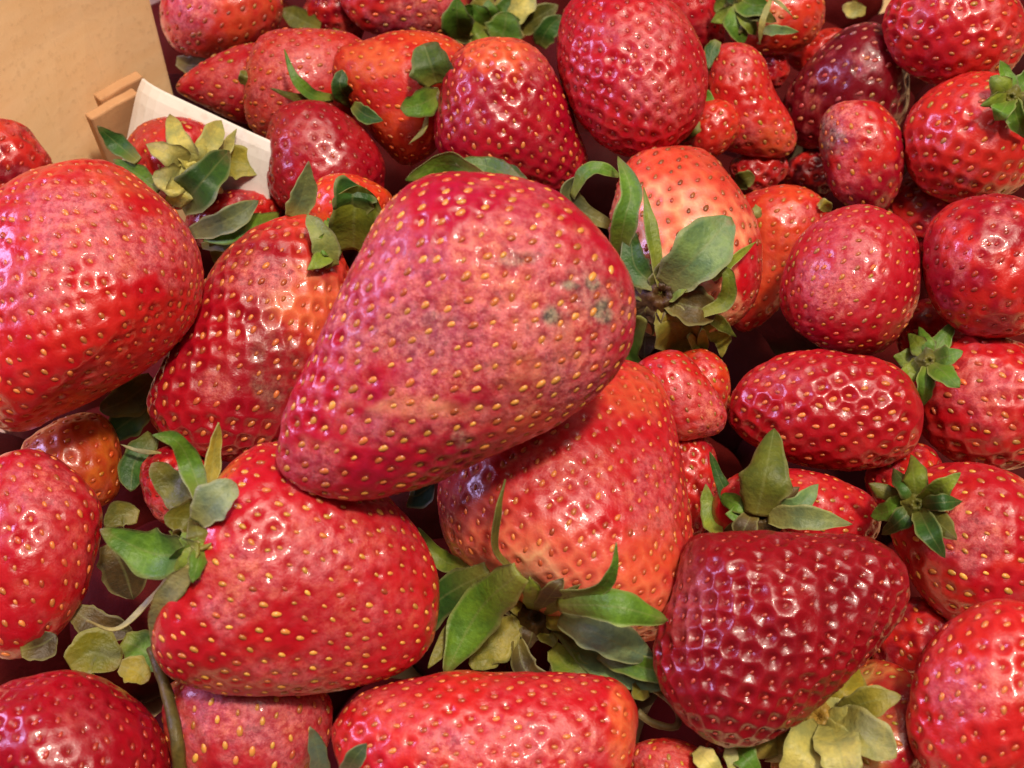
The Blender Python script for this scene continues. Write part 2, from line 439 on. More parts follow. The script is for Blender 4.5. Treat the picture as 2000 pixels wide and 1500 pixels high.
berry('top_dull', 10, (700, 150), (490, 200),
      [(476, 190), (486, 112), (520, 66), (600, 54), (690, 68), (728, 120), (705, 205), (650, 262), (560, 278), (508, 268), (482, 235)],
      'dull orange red strawberry with brownish skin behind the small glossy one', df=.85, col=(206, 46, 28), col2=(196, 34, 28), sp=28, dep=.06, seed=(222, 116, 60), bruise=[(540, 150, 80, 90, .6, 'b'), (620, 120, 70, 50, .4, 'b')], bru=.35)
berry('top_lumpy', 11, (880, 190), (680, 110),
      [(650, 132), (665, 92), (720, 74), (790, 58), (870, 70), (916, 115), (905, 200), (872, 272), (800, 322), (748, 292), (698, 222), (668, 182)],
      'orange red strawberry with a round green sepal at its right end', df=.85, col=(204, 36, 24), col2=(216, 66, 28), sp=28, dep=.07, seed=(224, 120, 60), bruise=[(730, 120, 60, 40, .8, 'o')], bru=.12)
berry('top_tall', 13, (1040, 380), (970, 75),
      [(850, 232), (864, 160), (890, 106), (940, 77), (1010, 76), (1060, 104), (1087, 150), (1122, 230), (1148, 310), (1135, 365), (1060, 385), (960, 360), (880, 320), (852, 282)],
      'tall crimson strawberry with an orange tip behind the bruised one', df=.85, tilt=8, col=(164, 8, 28), col2=(178, 16, 28), sp=31, dep=.15, seed=OS, hero=True, bruise=[(970, 100, 90, 45, .8, 'o'), (1060, 120, 40, 40, .4, 'b')], bru=.06)
berry('top_big', 14, (1190, -30), (1260, 300),
      [(1085, 105), (1095, 30), (1130, -20), (1200, -42), (1290, -5), (1348, 40), (1376, 110), (1381, 180), (1362, 240), (1312, 288), (1250, 306), (1188, 286), (1130, 232), (1096, 172)],
      'large round red strawberry with pitted skin, right of the tall crimson one', df=.9, tilt=28, col=(184, 16, 26), col2=(194, 28, 28), sp=30, dep=.15, seed=RS, hero=True, bruise=[(1290, 190, 70, 50, .45, 'b'), (1290, 60, 60, 60, .4, 'b'), (1200, 60, 60, 30, .35, 'b')], bru=.08)
berry('top_behind', 9, (1280, -60), (1410, 60),
      [(1250, -60), (1340, -72), (1400, -30), (1416, 40), (1412, 88), (1370, 104), (1300, 70)],
      'red strawberry touching the top edge behind the large round one', df=.9, col=(186, 20, 28), sp=27, dep=.12, seed=RS, bru=.15)
berry('creased', 10, (1420, 80), (1555, 290),
      [(1380, 130), (1400, 92), (1448, 82), (1490, 110), (1516, 180), (1550, 240), (1555, 285), (1522, 309), (1450, 302), (1400, 280), (1372, 210)],
      'orange red wedge shaped strawberry right of the large round one', df=.85, col=(206, 40, 26), col2=(196, 26, 24), sp=27, dep=.14, seed=OS, bruise=[(1520, 270, 40, 40, .6, 'o'), (1440, 120, 40, 40, .4, 'b')], bru=.2)
berry('creased_small', 11, (1350, 290), (1430, 210),
      [(1330, 262), (1350, 212), (1400, 194), (1436, 210), (1446, 250), (1422, 288), (1390, 308), (1348, 298)],
      'small orange strawberry wedged below the large round one', df=.9, col=(212, 52, 26), sp=25, dep=.12, seed=OS, bru=.1)
berry('top_right', 9, (1430, 10), (1590, 60),
      [(1420, 60), (1430, 0), (1480, -50), (1570, -42), (1610, 0), (1602, 60), (1562, 96), (1500, 110), (1448, 96)],
      'orange strawberry with a ragged calyx at the top edge, right part', df=.9, col=(214, 54, 28), col2=(204, 34, 24), sp=28, dep=.07, seed=OS, bruise=[(1470, 30, 50, 40, .6, 'p')])
berry('tiny_dark', 6, (1470, 120), (1540, 150), [(1470, 130), (1490, 106), (1528, 106), (1542, 138), (1520, 172), (1480, 170)],
      'small dark red strawberry between the wedge shaped and the ragged one', df=.9, col=(166, 18, 24), sp=24, seed=RS)
berry('purple', 8, (1770, 120), (1540, 230),
      [(1528, 205), (1558, 142), (1620, 75), (1700, 42), (1762, 90), (1775, 200), (1725, 275), (1620, 295), (1548, 275)],
      'very dark purplish red strawberry at the upper right', df=.9, col=(112, 8, 18), col2=(122, 9, 18), sp=31, dep=.13, seed=(196, 116, 92))
berry('dim_orange', 4, (1680, 100), (1540, 110), [(1525, 110), (1560, 72), (1640, 55), (1700, 90), (1680, 140), (1590, 150)],
      'dim orange strawberry behind the very dark one', df=.9, col=(196, 40, 22), sp=28, seed=RS)
berry('grey_spot', 13, (1700, 420), (1640, 200),
      [(1599, 255), (1614, 216), (1650, 198), (1715, 200), (1760, 258), (1764, 350), (1725, 412), (1665, 408), (1622, 372), (1604, 312)],
      'crimson strawberry with a grey mouldy patch on its tip, right side', df=.9, col=(160, 10, 28), sp=31, dep=.09, seed=OS, bruise=[(1640, 225, 45, 40, .9, 'b'), (1620, 260, 28, 45, .8, 'm'), (1655, 340, 25, 60, .5, 'b')])
berry('gap_red', 6, (1440, 340), (1530, 320), [(1425, 330), (1450, 300), (1510, 295), (1540, 320), (1520, 360), (1460, 378)],
      'shaded red strawberry below the wedge shaped one', df=.9, col=(170, 22, 22), sp=26, seed=RS)
berry('gap_dark', 4, (1540, 350), (1620, 330), [(1530, 340), (1560, 300), (1620, 295), (1640, 340), (1610, 385), (1550, 380)],
      'almost black red strawberry deep in the gap at the right', df=.9, col=(110, 10, 18), sp=26, seed=RS)
berry('behind_pale', 9, (1430, 640), (1600, 380),
      [(1440, 390), (1520, 362), (1582, 370), (1622, 412), (1612, 475), (1562, 545), (1500, 622), (1440, 645), (1410, 560), (1420, 450)],
      'orange red strawberry behind the pale shouldered one', df=.85, col=(198, 34, 24), col2=(210, 62, 28), sp=28, dep=.07, seed=OS, bruise=[(1500, 500, 50, 80, .5, 'o')], bru=.2)
berry('right_pink', 14, (1800, 470), (1560, 640),
      [(1524, 585), (1535, 512), (1570, 452), (1622, 412), (1700, 400), (1780, 440), (1802, 540), (1772, 640), (1712, 690), (1640, 692), (1580, 664), (1540, 630)],
      'pinkish red strawberry at the right with a dusty bruise', df=.9, tilt=10, col=(186, 18, 28), col2=(190, 30, 34), sp=30, dep=.09, seed=OS, bruise=[(1630, 560, 70, 60, .8, 'b'), (1640, 450, 60, 40, .4, 'b')], bru=.15)
berry('pale', 15, (1285, 600), (1370, 280),
      [(1212, 325), (1268, 292), (1340, 277), (1398, 296), (1432, 350), (1466, 412), (1486, 480), (1486, 540), (1462, 602), (1420, 632), (1340, 655), (1260, 645), (1205, 565), (1190, 440)],
      'pale shouldered pinkish white strawberry with a large torn green calyx', tilt=-30, df=.85, col=(214, 62, 42), col2=(206, 30, 26), cap_col=(236, 152, 116), cap_ext=.85, sp=37, dep=.05, seed=(150, 92, 50), hero=True,
      bruise=[(1470, 540, 40, 110, .9, 'r'), (1330, 320, 100, 40, .5, 'o')], bru=.1)
berry('right_net', 14, (1790, 760), (1430, 815),
      [(1419, 805), (1448, 742), (1500, 702), (1570, 682), (1660, 690), (1760, 722), (1802, 800), (1782, 880), (1700, 914), (1610, 915), (1520, 892), (1450, 855)],
      'oval red strawberry with ring shaped glints, above the upright olive calyx', df=.9, col=(172, 14, 22), col2=(182, 22, 22), sp=36, dep=.15, seed=OS, hero=True, bruise=[(1530, 740, 70, 30, .3, 'b')], bru=.05)
berry('low_scuffed', 11, (1270, 690), (1400, 850),
      [(1235, 725), (1290, 686), (1340, 694), (1388, 748), (1418, 803), (1411, 840), (1370, 856), (1308, 858), (1248, 800)],
      'small red strawberry with a rough scuffed tip below the torn calyx', df=.9, col=(196, 22, 24), sp=28, dep=.1, seed=OS, bruise=[(1390, 820, 30, 60, .9, 'b'), (1350, 780, 40, 40, .4, 'b')])
berry('low_orange', 9, (1340, 690), (1425, 770), [(1320, 705), (1370, 682), (1414, 708), (1427, 762), (1410, 812), (1345, 800)],
      'small orange strawberry behind the rough scuffed one', df=.9, col=(210, 60, 26), sp=27, dep=.1, seed=YS, bru=.25)
berry('low_strip', 8, (1340, 860), (1370, 1050), [(1300, 870), (1365, 848), (1402, 900), (1398, 980), (1366, 1052), (1300, 1050)],
      'dark red strawberry showing as a strip right of the bright orange red one', df=.9, col=(172, 12, 24), sp=28, seed=OS)
berry('right_calyx', 12, (1475, 985), (1690, 1000),
      [(1398, 970), (1450, 922), (1540, 914), (1622, 930), (1704, 970), (1722, 1040), (1650, 1090), (1480, 1092), (1405, 1045)],
      'red strawberry wearing an upright olive calyx above the dark crimson one', tilt=-20, df=.9, col=(188, 20, 26), col2=(200, 40, 28), sp=30, dep=.12, seed=OS)
berry('yellow_cap', 13, (1600, 1410), (1760, 1520),
      [(1490, 1460), (1560, 1385), (1660, 1320), (1760, 1300), (1822, 1400), (1784, 1520), (1650, 1590), (1530, 1570)],
      'strawberry with a faded cream yellow calyx in the lower right', tilt=-45, df=.9, col=(170, 14, 24), cap_col=(196, 168, 96), cap_ext=.45, sp=34, dep=.08, seed=YS)
berry('bottom_orange', 12, (1300, 1580), (1300, 1440), [(1222, 1475), (1260, 1446), (1320, 1443), (1372, 1466), (1402, 1520), (1362, 1585), (1255, 1585)],
      'orange red strawberry at the bottom edge right of the wide one', df=.9, col=(206, 42, 26), sp=32, dep=.1, seed=YS, bruise=[(1290, 1480, 60, 30, .6, 'b')], bru=.25)
berry('bottom_dark', 11, (1460, 1530), (1400, 1440), [(1375, 1470), (1395, 1430), (1440, 1430), (1470, 1480), (1455, 1540), (1400, 1540)],
      'narrow dark crimson strawberry under the large netted one', df=.9, col=(120, 6, 22), sp=30, seed=RS)
berry('gap_second', 8, (1860, 420), (1740, 400), [(1725, 420), (1750, 360), (1810, 340), (1870, 370), (1880, 440), (1830, 490), (1760, 480)],
      'dark red strawberry below the grey spotted one, mostly covered', df=.9, col=(150, 12, 22), sp=30, seed=OS, bru=.1)
berry('gap_third', 8, (1880, 660), (1760, 640), [(1750, 650), (1780, 595), (1840, 585), (1890, 630), (1880, 700), (1820, 730), (1770, 710)],
      'deep red strawberry wedged behind the dusty bruised one', df=.9, col=(150, 10, 22), sp=32, seed=OS, bru=.1)
berry('gap_fourth', 9, (1800, 960), (1720, 900), [(1690, 930), (1720, 880), (1790, 865), (1840, 900), (1830, 970), (1770, 1000), (1710, 985)],
      'red strawberry wedged below the one with ring shaped glints', df=.9, col=(164, 14, 24), sp=34, seed=OS, bru=.1)
berry('gap_fifth', 9, (1800, 1290), (1760, 1200), [(1700, 1270), (1730, 1190), (1800, 1165), (1860, 1200), (1870, 1280), (1810, 1340), (1740, 1330)],
      'dark red strawberry right of the large netted one, in shade', df=.9, col=(140, 10, 22), sp=36, seed=OS, bru=.1)
# -- the pile goes on beyond the picture's right and left margin
berry('far_right_top', 9, (1960, 20), (1740, 60), [(1722, 50), (1760, -20), (1850, -60), (1960, -30), (2010, 60), (1960, 150), (1850, 170), (1760, 130)],
      'red strawberry in the top right corner', df=.9, col=(186, 22, 26), sp=31, seed=OS, bru=.2)
berry('far_right_second', 12, (1990, 180), (1790, 330), [(1764, 300), (1775, 220), (1840, 160), (1930, 140), (2020, 180), (2040, 280), (1990, 370), (1890, 400), (1800, 370)],
      'orange red strawberry at the right edge below the corner one', df=.9, col=(204, 40, 26), sp=32, seed=OS, bru=.2)
berry('far_right_third', 13, (2030, 400), (1830, 560), [(1800, 520), (1815, 440), (1880, 390), (1970, 380), (2050, 430), (2070, 540), (2020, 640), (1910, 660), (1830, 610)],
      'deep red strawberry halfway up the right edge', df=.9, col=(160, 10, 24), sp=34, seed=RS, dep=.12)
berry('far_right_fourth', 12, (1800, 700), (2030, 800), [(1780, 740), (1830, 670), (1930, 650), (2030, 690), (2080, 790), (2040, 890), (1930, 920), (1830, 880), (1790, 820)],
      'scarlet strawberry at the right edge level with the ring glint one', df=.9, col=(194, 18, 24), sp=36, seed=OS, bru=.15, bruise=[(1920, 760, 70, 60, .5, 'b')])
berry('far_right_fifth', 15, (1760, 980), (2020, 1120), [(1735, 1010), (1780, 930), (1880, 900), (1990, 930), (2060, 1030), (2060, 1150), (1970, 1230), (1850, 1210), (1780, 1130)],
      'red strawberry with a bruised side at the right edge, beside the netted one', df=.85, col=(188, 18, 26), sp=38, seed=YS, dep=.12, hero=True, bru=.12, bruise=[(1880, 1040, 80, 70, .7, 'b')])
berry('far_right_sixth', 16, (1990, 1180), (1830, 1480), [(1770, 1400), (1790, 1290), (1860, 1210), (1960, 1170), (2060, 1210), (2110, 1330), (2070, 1460), (1960, 1550), (1850, 1540), (1790, 1480)],
      'orange red strawberry in the bottom right corner', df=.85, col=(202, 30, 26), sp=39, seed=OS, dep=.13, hero=True, bru=.12, bruise=[(1900, 1350, 80, 60, .5, 'b')])

# ------------------------------------------------------------------ building a berry body
GOLD = math.pi * (3 - math.sqrt(5))

class Frame:
    """place of one berry: its centre, and the axes across, down and away from the viewer side"""
    def __init__(s, b, D):
        p = np.array(b['poly'], float)
        s.c2 = (p.min(0) + p.max(0)) / 2
        s.N = ray(*s.c2)
        s.C = CAM + s.N * D
        s.R = (AX - s.N * AX.dot(s.N)).normalized()
        s.U = s.R.cross(s.N).normalized()
        s.D = D
    def loc(s, px, py):
        r = ray(px, py)
        q = CAM + r * ((s.C - CAM).dot(s.N) / r.dot(s.N)) - s.C
        return np.array((q.dot(s.R), q.dot(s.U)))

def rings(b, fr, nu, nv):
    P = closed_spline(b['poly'], 8)
    P2 = np.array([fr.loc(*q) for q in P])
    a0, a1 = fr.loc(*b['cap']), fr.loc(*b['tip'])
    e = (a1 - a0) / np.linalg.norm(a1 - a0)
    q_ = np.array((-e[1], e[0]))
    S = P2 @ e
    Q = P2 @ q_
    s0, s1 = S.min(), S.max()
    tt = (1 - np.cos(np.linspace(0.035, math.pi - 0.035, nv))) / 2
    ss = s0 + (s1 - s0) * tt
    S2, Q2 = np.roll(S, -1), np.roll(Q, -1)
    lo, hi = np.zeros(nv), np.zeros(nv)
    for i, s in enumerate(ss):
        m = (S - s) * (S2 - s) <= 0
        d = S2[m] - S[m]
        d[np.abs(d) < 1e-12] = 1e-12
        x = Q[m] + (Q2[m] - Q[m]) * (s - S[m]) / d
        lo[i], hi[i] = x.min(), x.max()
    c = (lo + hi) / 2
    a = (hi - lo) / 2
    k = max(3, nv // 14)
    ker = np.ones(k) / k
    pad = lambda v: np.concatenate([np.full(k, v[0]), v, np.full(k, v[-1])])
    cs = np.convolve(pad(c), ker, 'same')[k:-k]
    w = np.sin(np.linspace(0, math.pi, nv))
    tau = math.radians(b['tilt'])
    half = (s1 - s0) / 2
    bm = a.max() * b['df']
    kk = math.sqrt(max(half ** 2 - (bm * math.sin(tau)) ** 2, 0.35 * half ** 2)) / (half * math.cos(tau))
    E = np.array(fr.R) * e[0] + np.array(fr.U) * e[1]
    Qv = np.array(fr.R) * q_[0] + np.array(fr.U) * q_[1]
    N = np.array(fr.N)
    EA = E * math.cos(tau) - N * math.sin(tau)
    DN = N * math.cos(tau) + E * math.sin(tau)
    sm = (s0 + s1) / 2
    C = np.array(fr.C) + E * sm
    th = np.linspace(0, 2 * math.pi, nu, endpoint=False)
    sp = ((ss - sm) * kk)
    G = (C + sp[:, None, None] * EA + (c[:, None, None] + a[:, None, None] * np.cos(th)[None, :, None]) * Qv
         + (a * b['df'])[:, None, None] * np.sin(th)[None, :, None] * DN)
    pole0 = C + EA * ((s0 - sm) * kk) + Qv * c[0]
    pole1 = C + EA * ((s1 - sm) * kk) + Qv * c[-1]
    return G, pole0, pole1, EA, tt, kk

def grid_faces(nu, nv):
    i = np.arange(nv - 1)[:, None] * nu
    j = np.arange(nu)[None, :]
    j2 = (j + 1) % nu
    q = np.stack([i + j, i + j2, i + nu + j2, i + nu + j], -1).reshape(-1, 4)
    n = nu * nv
    jj = np.arange(nu)
    t0 = np.stack([np.full(nu, n), (jj + 1) % nu, jj], -1)
    t1 = np.stack([np.full(nu, n + 1), (nv - 1) * nu + jj, (nv - 1) * nu + (jj + 1) % nu], -1)
    return q, np.vstack([t0, t1])

def low_body(b, D, nu=28, nv=18):
    fr = Frame(b, D)
    G, p0, p1, EA, tt, kk = rings(b, fr, nu, nv)
    V = np.vstack([G.reshape(-1, 3), p0, p1])
    q, t = grid_faces(nu, nv)
    return fr, V, BVHTree.FromPolygons([Vector(v) for v in V], [list(map(int, f)) for f in q] + [list(map(int, f)) for f in t])

# depth of every berry along its sight line (metres); set so that neighbours rest against each other
DEPTH = {
    'top_small': 0.2744, 'dim_orange': 0.2686, 'gap_dark': 0.2381, 'top_scuffed': 0.2663, 'tiny_dark': 0.2554, 'gap_red': 0.2312,
    'card_low': 0.2187, 'corner': 0.2686, 'purple': 0.238, 'low_strip': 0.1794, 'gap_second': 0.2276, 'gap_third': 0.2075,
    'card_berry': 0.217, 'behind_card': 0.2454, 'top_behind': 0.2611, 'top_right': 0.2538, 'behind_pale': 0.2092, 'low_orange': 0.1888,
    'gap_fourth': 0.1868, 'gap_fifth': 0.1741, 'far_right_top': 0.2302, 'left_nest': 0.181, 'top_dull': 0.2319, 'creased': 0.2286,
    'left_orange': 0.1874, 'card_red': 0.2154, 'top_lumpy': 0.2229, 'creased_small': 0.2215, 'low_scuffed': 0.1767, 'bottom_dark': 0.1578,
    'bottom_pink': 0.1579, 'mid_orange': 0.2019, 'right_calyx': 0.173, 'bottom_orange': 0.1544, 'far_right_second': 0.2195, 'far_right_fourth': 0.194,
    'top_tall': 0.2105, 'grey_spot': 0.2187, 'yellow_cap': 0.1589, 'far_right_third': 0.1906, 'edge_dark': 0.2292, 'top_big': 0.2109,
    'right_pink': 0.1903, 'right_net': 0.1803, 'left_mid': 0.1799, 'pale': 0.196, 'far_right_fifth': 0.1707, 'bottom_mid': 0.1469,
    'bottom_left': 0.1574, 'left_low': 0.1713, 'far_right_sixth': 0.1508, 'fore_right': 0.1599, 'crimson': 0.149, 'left_big': 0.175,
    'fore_left': 0.1467, 'hero': 0.1352,
}

# one seed shape, shared
def ico_seed():
    n, m = 7, 4
    V = [(0, 0, -.5)]
    for i in range(1, m):
        ph = math.pi * i / m
        for j in range(n):
            a = 2 * math.pi * j / n
            z = -.5 * math.cos(ph)
            r = .5 * math.sin(ph) * (1 - .35 * (z + .1))
            V.append((r * math.cos(a) * .62, r * math.sin(a) * .42, z))
    V.append((0, 0, .5))
    T, Qd = [], []
    for j in range(n):
        T.append((0, 1 + (j + 1) % n, 1 + j))
        e = 1 + (m - 2) * n
        T.append((len(V) - 1, e + j, e + (j + 1) % n))
        for i in range(m - 2):
            o = 1 + i * n
            Qd.append((o + j, o + (j + 1) % n, o + n + (j + 1) % n, o + n + j))
    return np.array(V, float), Qd, T
SEED_V, SEED_Q, SEED_T = ico_seed()
SEED_ME = mesh_np("seed", SEED_V, SEED_Q, SEED_T, SEED)
col_attr(SEED_ME, "tint", np.ones((len(SEED_V), 3)))

def proj(V):
    d = V - np.array(CAM)
    z = d @ np.array(FWD)
    return np.stack([FW / 2 + FPX * (d @ np.array(AX)) / z, FH / 2 - FPX * (d @ np.array(UP)) / z], -1)

ROOT, LOWB = {}, {}

def build_berry(b, idx):
    rs = random.Random(idx * 7 + 3)
    nr = np.random.RandomState(idx + 11)
    D = DEPTH[b['key']]
    fr, LV, LB = low_body(b, D, 40, 26)
    LOWB[b['key']] = (fr, LB)
    ext = np.array(b['poly'], float)
    size = max(ext.max(0) - ext.min(0))
    nu = int(np.clip(size * 0.50 * b['res'], 90, 330))
    nv = int(nu * 0.62)
    G, p0, p1, EA, tt, kk = rings(b, fr, nu, nv)
    # gentle lumps
    cen = G.reshape(-1, 3).mean(0)
    mm = size / FPX * D                      # size in metres
    # normals of the smooth body
    du = np.roll(G, -1, 1) - np.roll(G, 1, 1)
    dv = np.gradient(G, axis=0)
    n = np.cross(du, dv)
    n /= np.linalg.norm(n, axis=2, keepdims=True) + 1e-12
    if ((G - cen) * n).sum() < 0: n = -n
    lump = fbm((G.reshape(-1, 3) - cen) / (mm * .22) + idx * 9.1, 2, idx).reshape(nv, nu) - .5
    w = np.sin(np.linspace(0, math.pi, nv))[:, None]
    G = G + n * (lump * w * mm * .034)[..., None]
    # seeds: spiral lattice with even spacing over the surface
    spm = b['sp'] * .92 / FPX * D
    per = np.linalg.norm(np.roll(G, -1, 1) - G, axis=2).sum(1)
    seg = np.linalg.norm(np.diff(G, axis=0), axis=2).mean(1)
    area = np.concatenate([[0], np.cumsum((per[1:] + per[:-1]) / 2 * seg)])
    ns = int(area[-1] / (spm * spm * .87))
    k = np.arange(ns)
    vf = np.interp((k + .5) / ns, area / area[-1], np.arange(nv))
    uf = ((k * GOLD) % (2 * math.pi)) / (2 * math.pi) * nu
    uf = uf + nr.normal(0, .11, ns) * b['sp'] / size * nu * .5
    vf = np.clip(vf + nr.normal(0, .11, ns) * b['sp'] / size * nv * .5, 0, nv - 1.001)
    i0 = vf.astype(int); fv = vf - i0
    j0 = np.floor(uf).astype(int); fu = uf - j0
    def samp(A):
        a = A[i0, j0 % nu] * (1 - fu)[:, None] + A[i0, (j0 + 1) % nu] * fu[:, None]
        c = A[i0 + 1, j0 % nu] * (1 - fu)[:, None] + A[i0 + 1, (j0 + 1) % nu] * fu[:, None]
        return a * (1 - fv)[:, None] + c * fv[:, None]
    SP, SN = samp(G), samp(n)
    SN /= np.linalg.norm(SN, axis=1, keepdims=True) + 1e-12
    keep = tt[np.clip(i0, 0, nv - 1)] > .035
    SP, SN = SP[keep], SN[keep]
    dr = nr.uniform(.45, 1.25, len(SP))
    V = G.reshape(-1, 3)
    NV = n.reshape(-1, 3)
    f1 = np.full(len(V), 9.0); fi = np.zeros(len(V), int); f2 = np.full(len(V), 9.0)
    Sf = (SP - cen).astype(np.float32); Vf = (V - cen).astype(np.float32)
    s2 = (Sf ** 2).sum(1)
    for a in range(0, len(V), 8000):
        d2 = (Vf[a:a + 8000] ** 2).sum(1)[:, None] + s2[None] - 2 * Vf[a:a + 8000] @ Sf.T
        pi = np.argpartition(d2, 1, axis=1)[:, :2]
        pd = np.take_along_axis(d2, pi, 1)
        o = np.argsort(pd, 1)
        pd = np.sqrt(np.maximum(np.take_along_axis(pd, o, 1), 0)); pi = np.take_along_axis(pi, o, 1)
        f1[a:a + 8000] = pd[:, 0]; f2[a:a + 8000] = pd[:, 1]; fi[a:a + 8000] = pi[:, 0]
    r1 = f1 / spm
    wd = .25 if b['dep'] < .145 else .32
    dimp = np.exp(-(r1 / wd) ** 2) * dr[fi]
    ridge = np.exp(-((f2 - f1) / spm / .22) ** 2)
    flat = np.clip(.25 + 1.5 * fbm((V - cen) / (mm * .20) + idx * 2.1, 2, idx + 60) - .05, .35, 1.25)
    DV = V - NV * ((dimp - (.06 if b['dep'] < .145 else .2) * ridge) * flat * b['dep'] * 1.3 * spm)[:, None]
    # tiny skin waviness
    DV = DV + NV * ((fbm((V - cen) / (spm * .6) + 3.3, 2, idx + 5) - .5) * spm * .07)[:, None]
    allV = np.vstack([DV, p0, p1])
    # colours of the fruit
    px = proj(V)
    toC = np.array(CAM) - V
    facing = (NV * toC).sum(1) > 0
    t = np.repeat(tt, nu)
    base = np.tile(lin(b['col']), (len(V), 1))
    nz = fbm((V - cen) / (mm * .16) + idx * 3.7, 3, idx + 31)
    m2 = sstep(.42, .62, nz)[:, None]
    base = base * (1 - m2) + lin(b['col2']) * m2
    if b['cap_col'] is not None:
        e = np.clip(1 - t / b['cap_ext'] + (nz - .5) * .9, 0, 1)
        e = sstep(0, .75, e)[:, None]
        ang = (1 - np.exp(-(r1 / .30) ** 2))[:, None]       # flesh round each seed stays redder
        e = e * (.45 + .55 * ang)
        base = base * (1 - e) + lin(b['cap_col']) * e
    bru = sstep(.50, .74, fbm((V - cen) / (mm * .09) + idx * 1.3 + 50, 4, idx + 77)) * b['bru'] * 2.4
    mould = np.zeros(len(V))
    wob = fbm((V - cen) / (mm * .055) + 20, 3, idx + 90) - .5
    for (x, y, rx, ry, s, kind) in b['bruise']:
        d = np.sqrt(((px[:, 0] - x) / rx) ** 2 + ((px[:, 1] - y) / ry) ** 2) + wob * 1.5
        msk = (1 - sstep(.5, 1.35, d)) * min(1, s * 1.2) * facing
        if kind == 'b': bru = np.maximum(bru, msk)
        elif kind == 'm': mould = np.maximum(mould, msk)
        else:
            cc = lin({'o': (216, 84, 48), 'p': (232, 150, 116), 'd': (110, 6, 20), 'r': (196, 16, 22)}[kind])
            mk = msk[:, None]
            base = base * (1 - mk) + cc * mk
    bru = np.clip(bru, 0, 1) * (1 - .8 * np.exp(-(r1 / .27) ** 2))
    wear = np.stack([np.clip(dimp, 0, 1), np.clip(bru, 0, 1), np.clip(mould, 0, 1), np.clip(ridge, 0, 1)], -1)
    rd = np.clip(1 - base[:, 1] / .12, 0, 1)[:, None]            # the full reds lean to crimson
    base = base * (1 - rd + rd * np.array((.86, .82, 1.2)))
    base = np.vstack([base, base[0], base[-1]])
    wear = np.vstack([wear, wear[0], wear[-1]])
    q, tr = grid_faces(nu, nv)
    # origin at the lowest point
    o3 = np.array((cen[0], cen[1], allV[:, 2].min()))
    me = mesh_np("flesh", allV - o3, q, tr, SKIN)
    col_attr(me, "skin", base)
    col_attr(me, "wear", wear)
    root = bpy.data.objects.new("strawberry", None)
    root.empty_display_size = .005
    COL.objects.link(root)
    root.location = o3
    tag(root, b['label'], "strawberry", "strawberries of the pile")
    flesh = link("flesh", me, root)
    ROOT[b['key']] = root
    # seeds
    depth = dr * b['dep'] * 1.3 * spm * np.clip(.2 + 1.5 * fbm((SP - cen) / (mm * .20) + idx * 2.1, 2, idx + 60), .35, 1.25)
    vis = (SN * (np.array(CAM) - SP)).sum(1) / np.linalg.norm(np.array(CAM) - SP, axis=1) > -.25
    SPp = SP - SN * (depth * .80)[:, None] - o3
    T = EA[None] - (SN @ EA)[:, None] * SN
    T /= np.linalg.norm(T, axis=1, keepdims=True) + 1e-9
    BT = np.cross(SN, T)
    sl = spm * .46 * b['sz'] * nr.uniform(.62, 1.15, len(SP))
    tw = nr.normal(0, .22, len(SP))
    T2 = T * np.cos(tw)[:, None] + BT * np.sin(tw)[:, None]
    B2 = np.cross(SN, T2)
    if b['hero']:
        for i in np.where(vis)[0]:
            o = bpy.data.objects.new("seed", SEED_ME)
            COL.objects.link(o)
            o.parent = flesh
            M = np.eye(4)
            M[:3, 0] = B2[i] * sl[i]; M[:3, 1] = SN[i] * sl[i]; M[:3, 2] = T2[i] * sl[i]; M[:3, 3] = SPp[i]
            o.matrix_local = Matrix(M.tolist())
            k = rs.random() ** 1.6 * .75
            o.color = rgba(tuple(np.array(b['seed']) * (1 - k) + np.array((176, 62, 44)) * k))
    else:
        idxs = np.where(vis)[0]
        Vs = [(B2[i] * sl[i])[None] * SEED_V[:, :1] + (SN[i] * sl[i])[None] * SEED_V[:, 1:2] + (T2[i] * sl[i])[None] * SEED_V[:, 2:] + SPp[i] for i in idxs]
        nb = len(SEED_V)
        Q = np.concatenate([np.array(SEED_Q) + nb * k for k in range(len(idxs))])
        Tt = np.concatenate([np.array(SEED_T) + nb * k for k in range(len(idxs))])
        me = mesh_np("seeds", np.concatenate(Vs), Q, Tt, SEED)
        tn = np.stack([nr.uniform(.6, 1.1, len(idxs)), nr.uniform(.35, 1.1, len(idxs)), nr.uniform(.4, 1.1, len(idxs))], -1)
        col_attr(me, "tint", np.repeat(tn, nb, 0))
        o = link("seeds", me, flesh)
        o.color = rgba(b['seed'])
        o["kind"] = "stuff"

for i, b in enumerate(B):
    build_berry(b, i)

# ------------------------------------------------------------------ sepals and stalks
LC = dict(g=(92, 132, 46), d=(56, 94, 42), b=(112, 144, 96), y=(142, 136, 58), p=(182, 178, 108), o=(100, 100, 44), k=(82, 66, 42), w=(170, 166, 130), t=(28, 66, 54), l=(122, 142, 54))

def depth_on(key, px, py):
    fr, bv = LOWB[key]
    r = ray(px, py)
    h = bv.ray_cast(CAM, r)
    if h[0] is not None:
        return h[3]
    return (fr.C - CAM).dot(fr.N) / r.dot(fr.N)

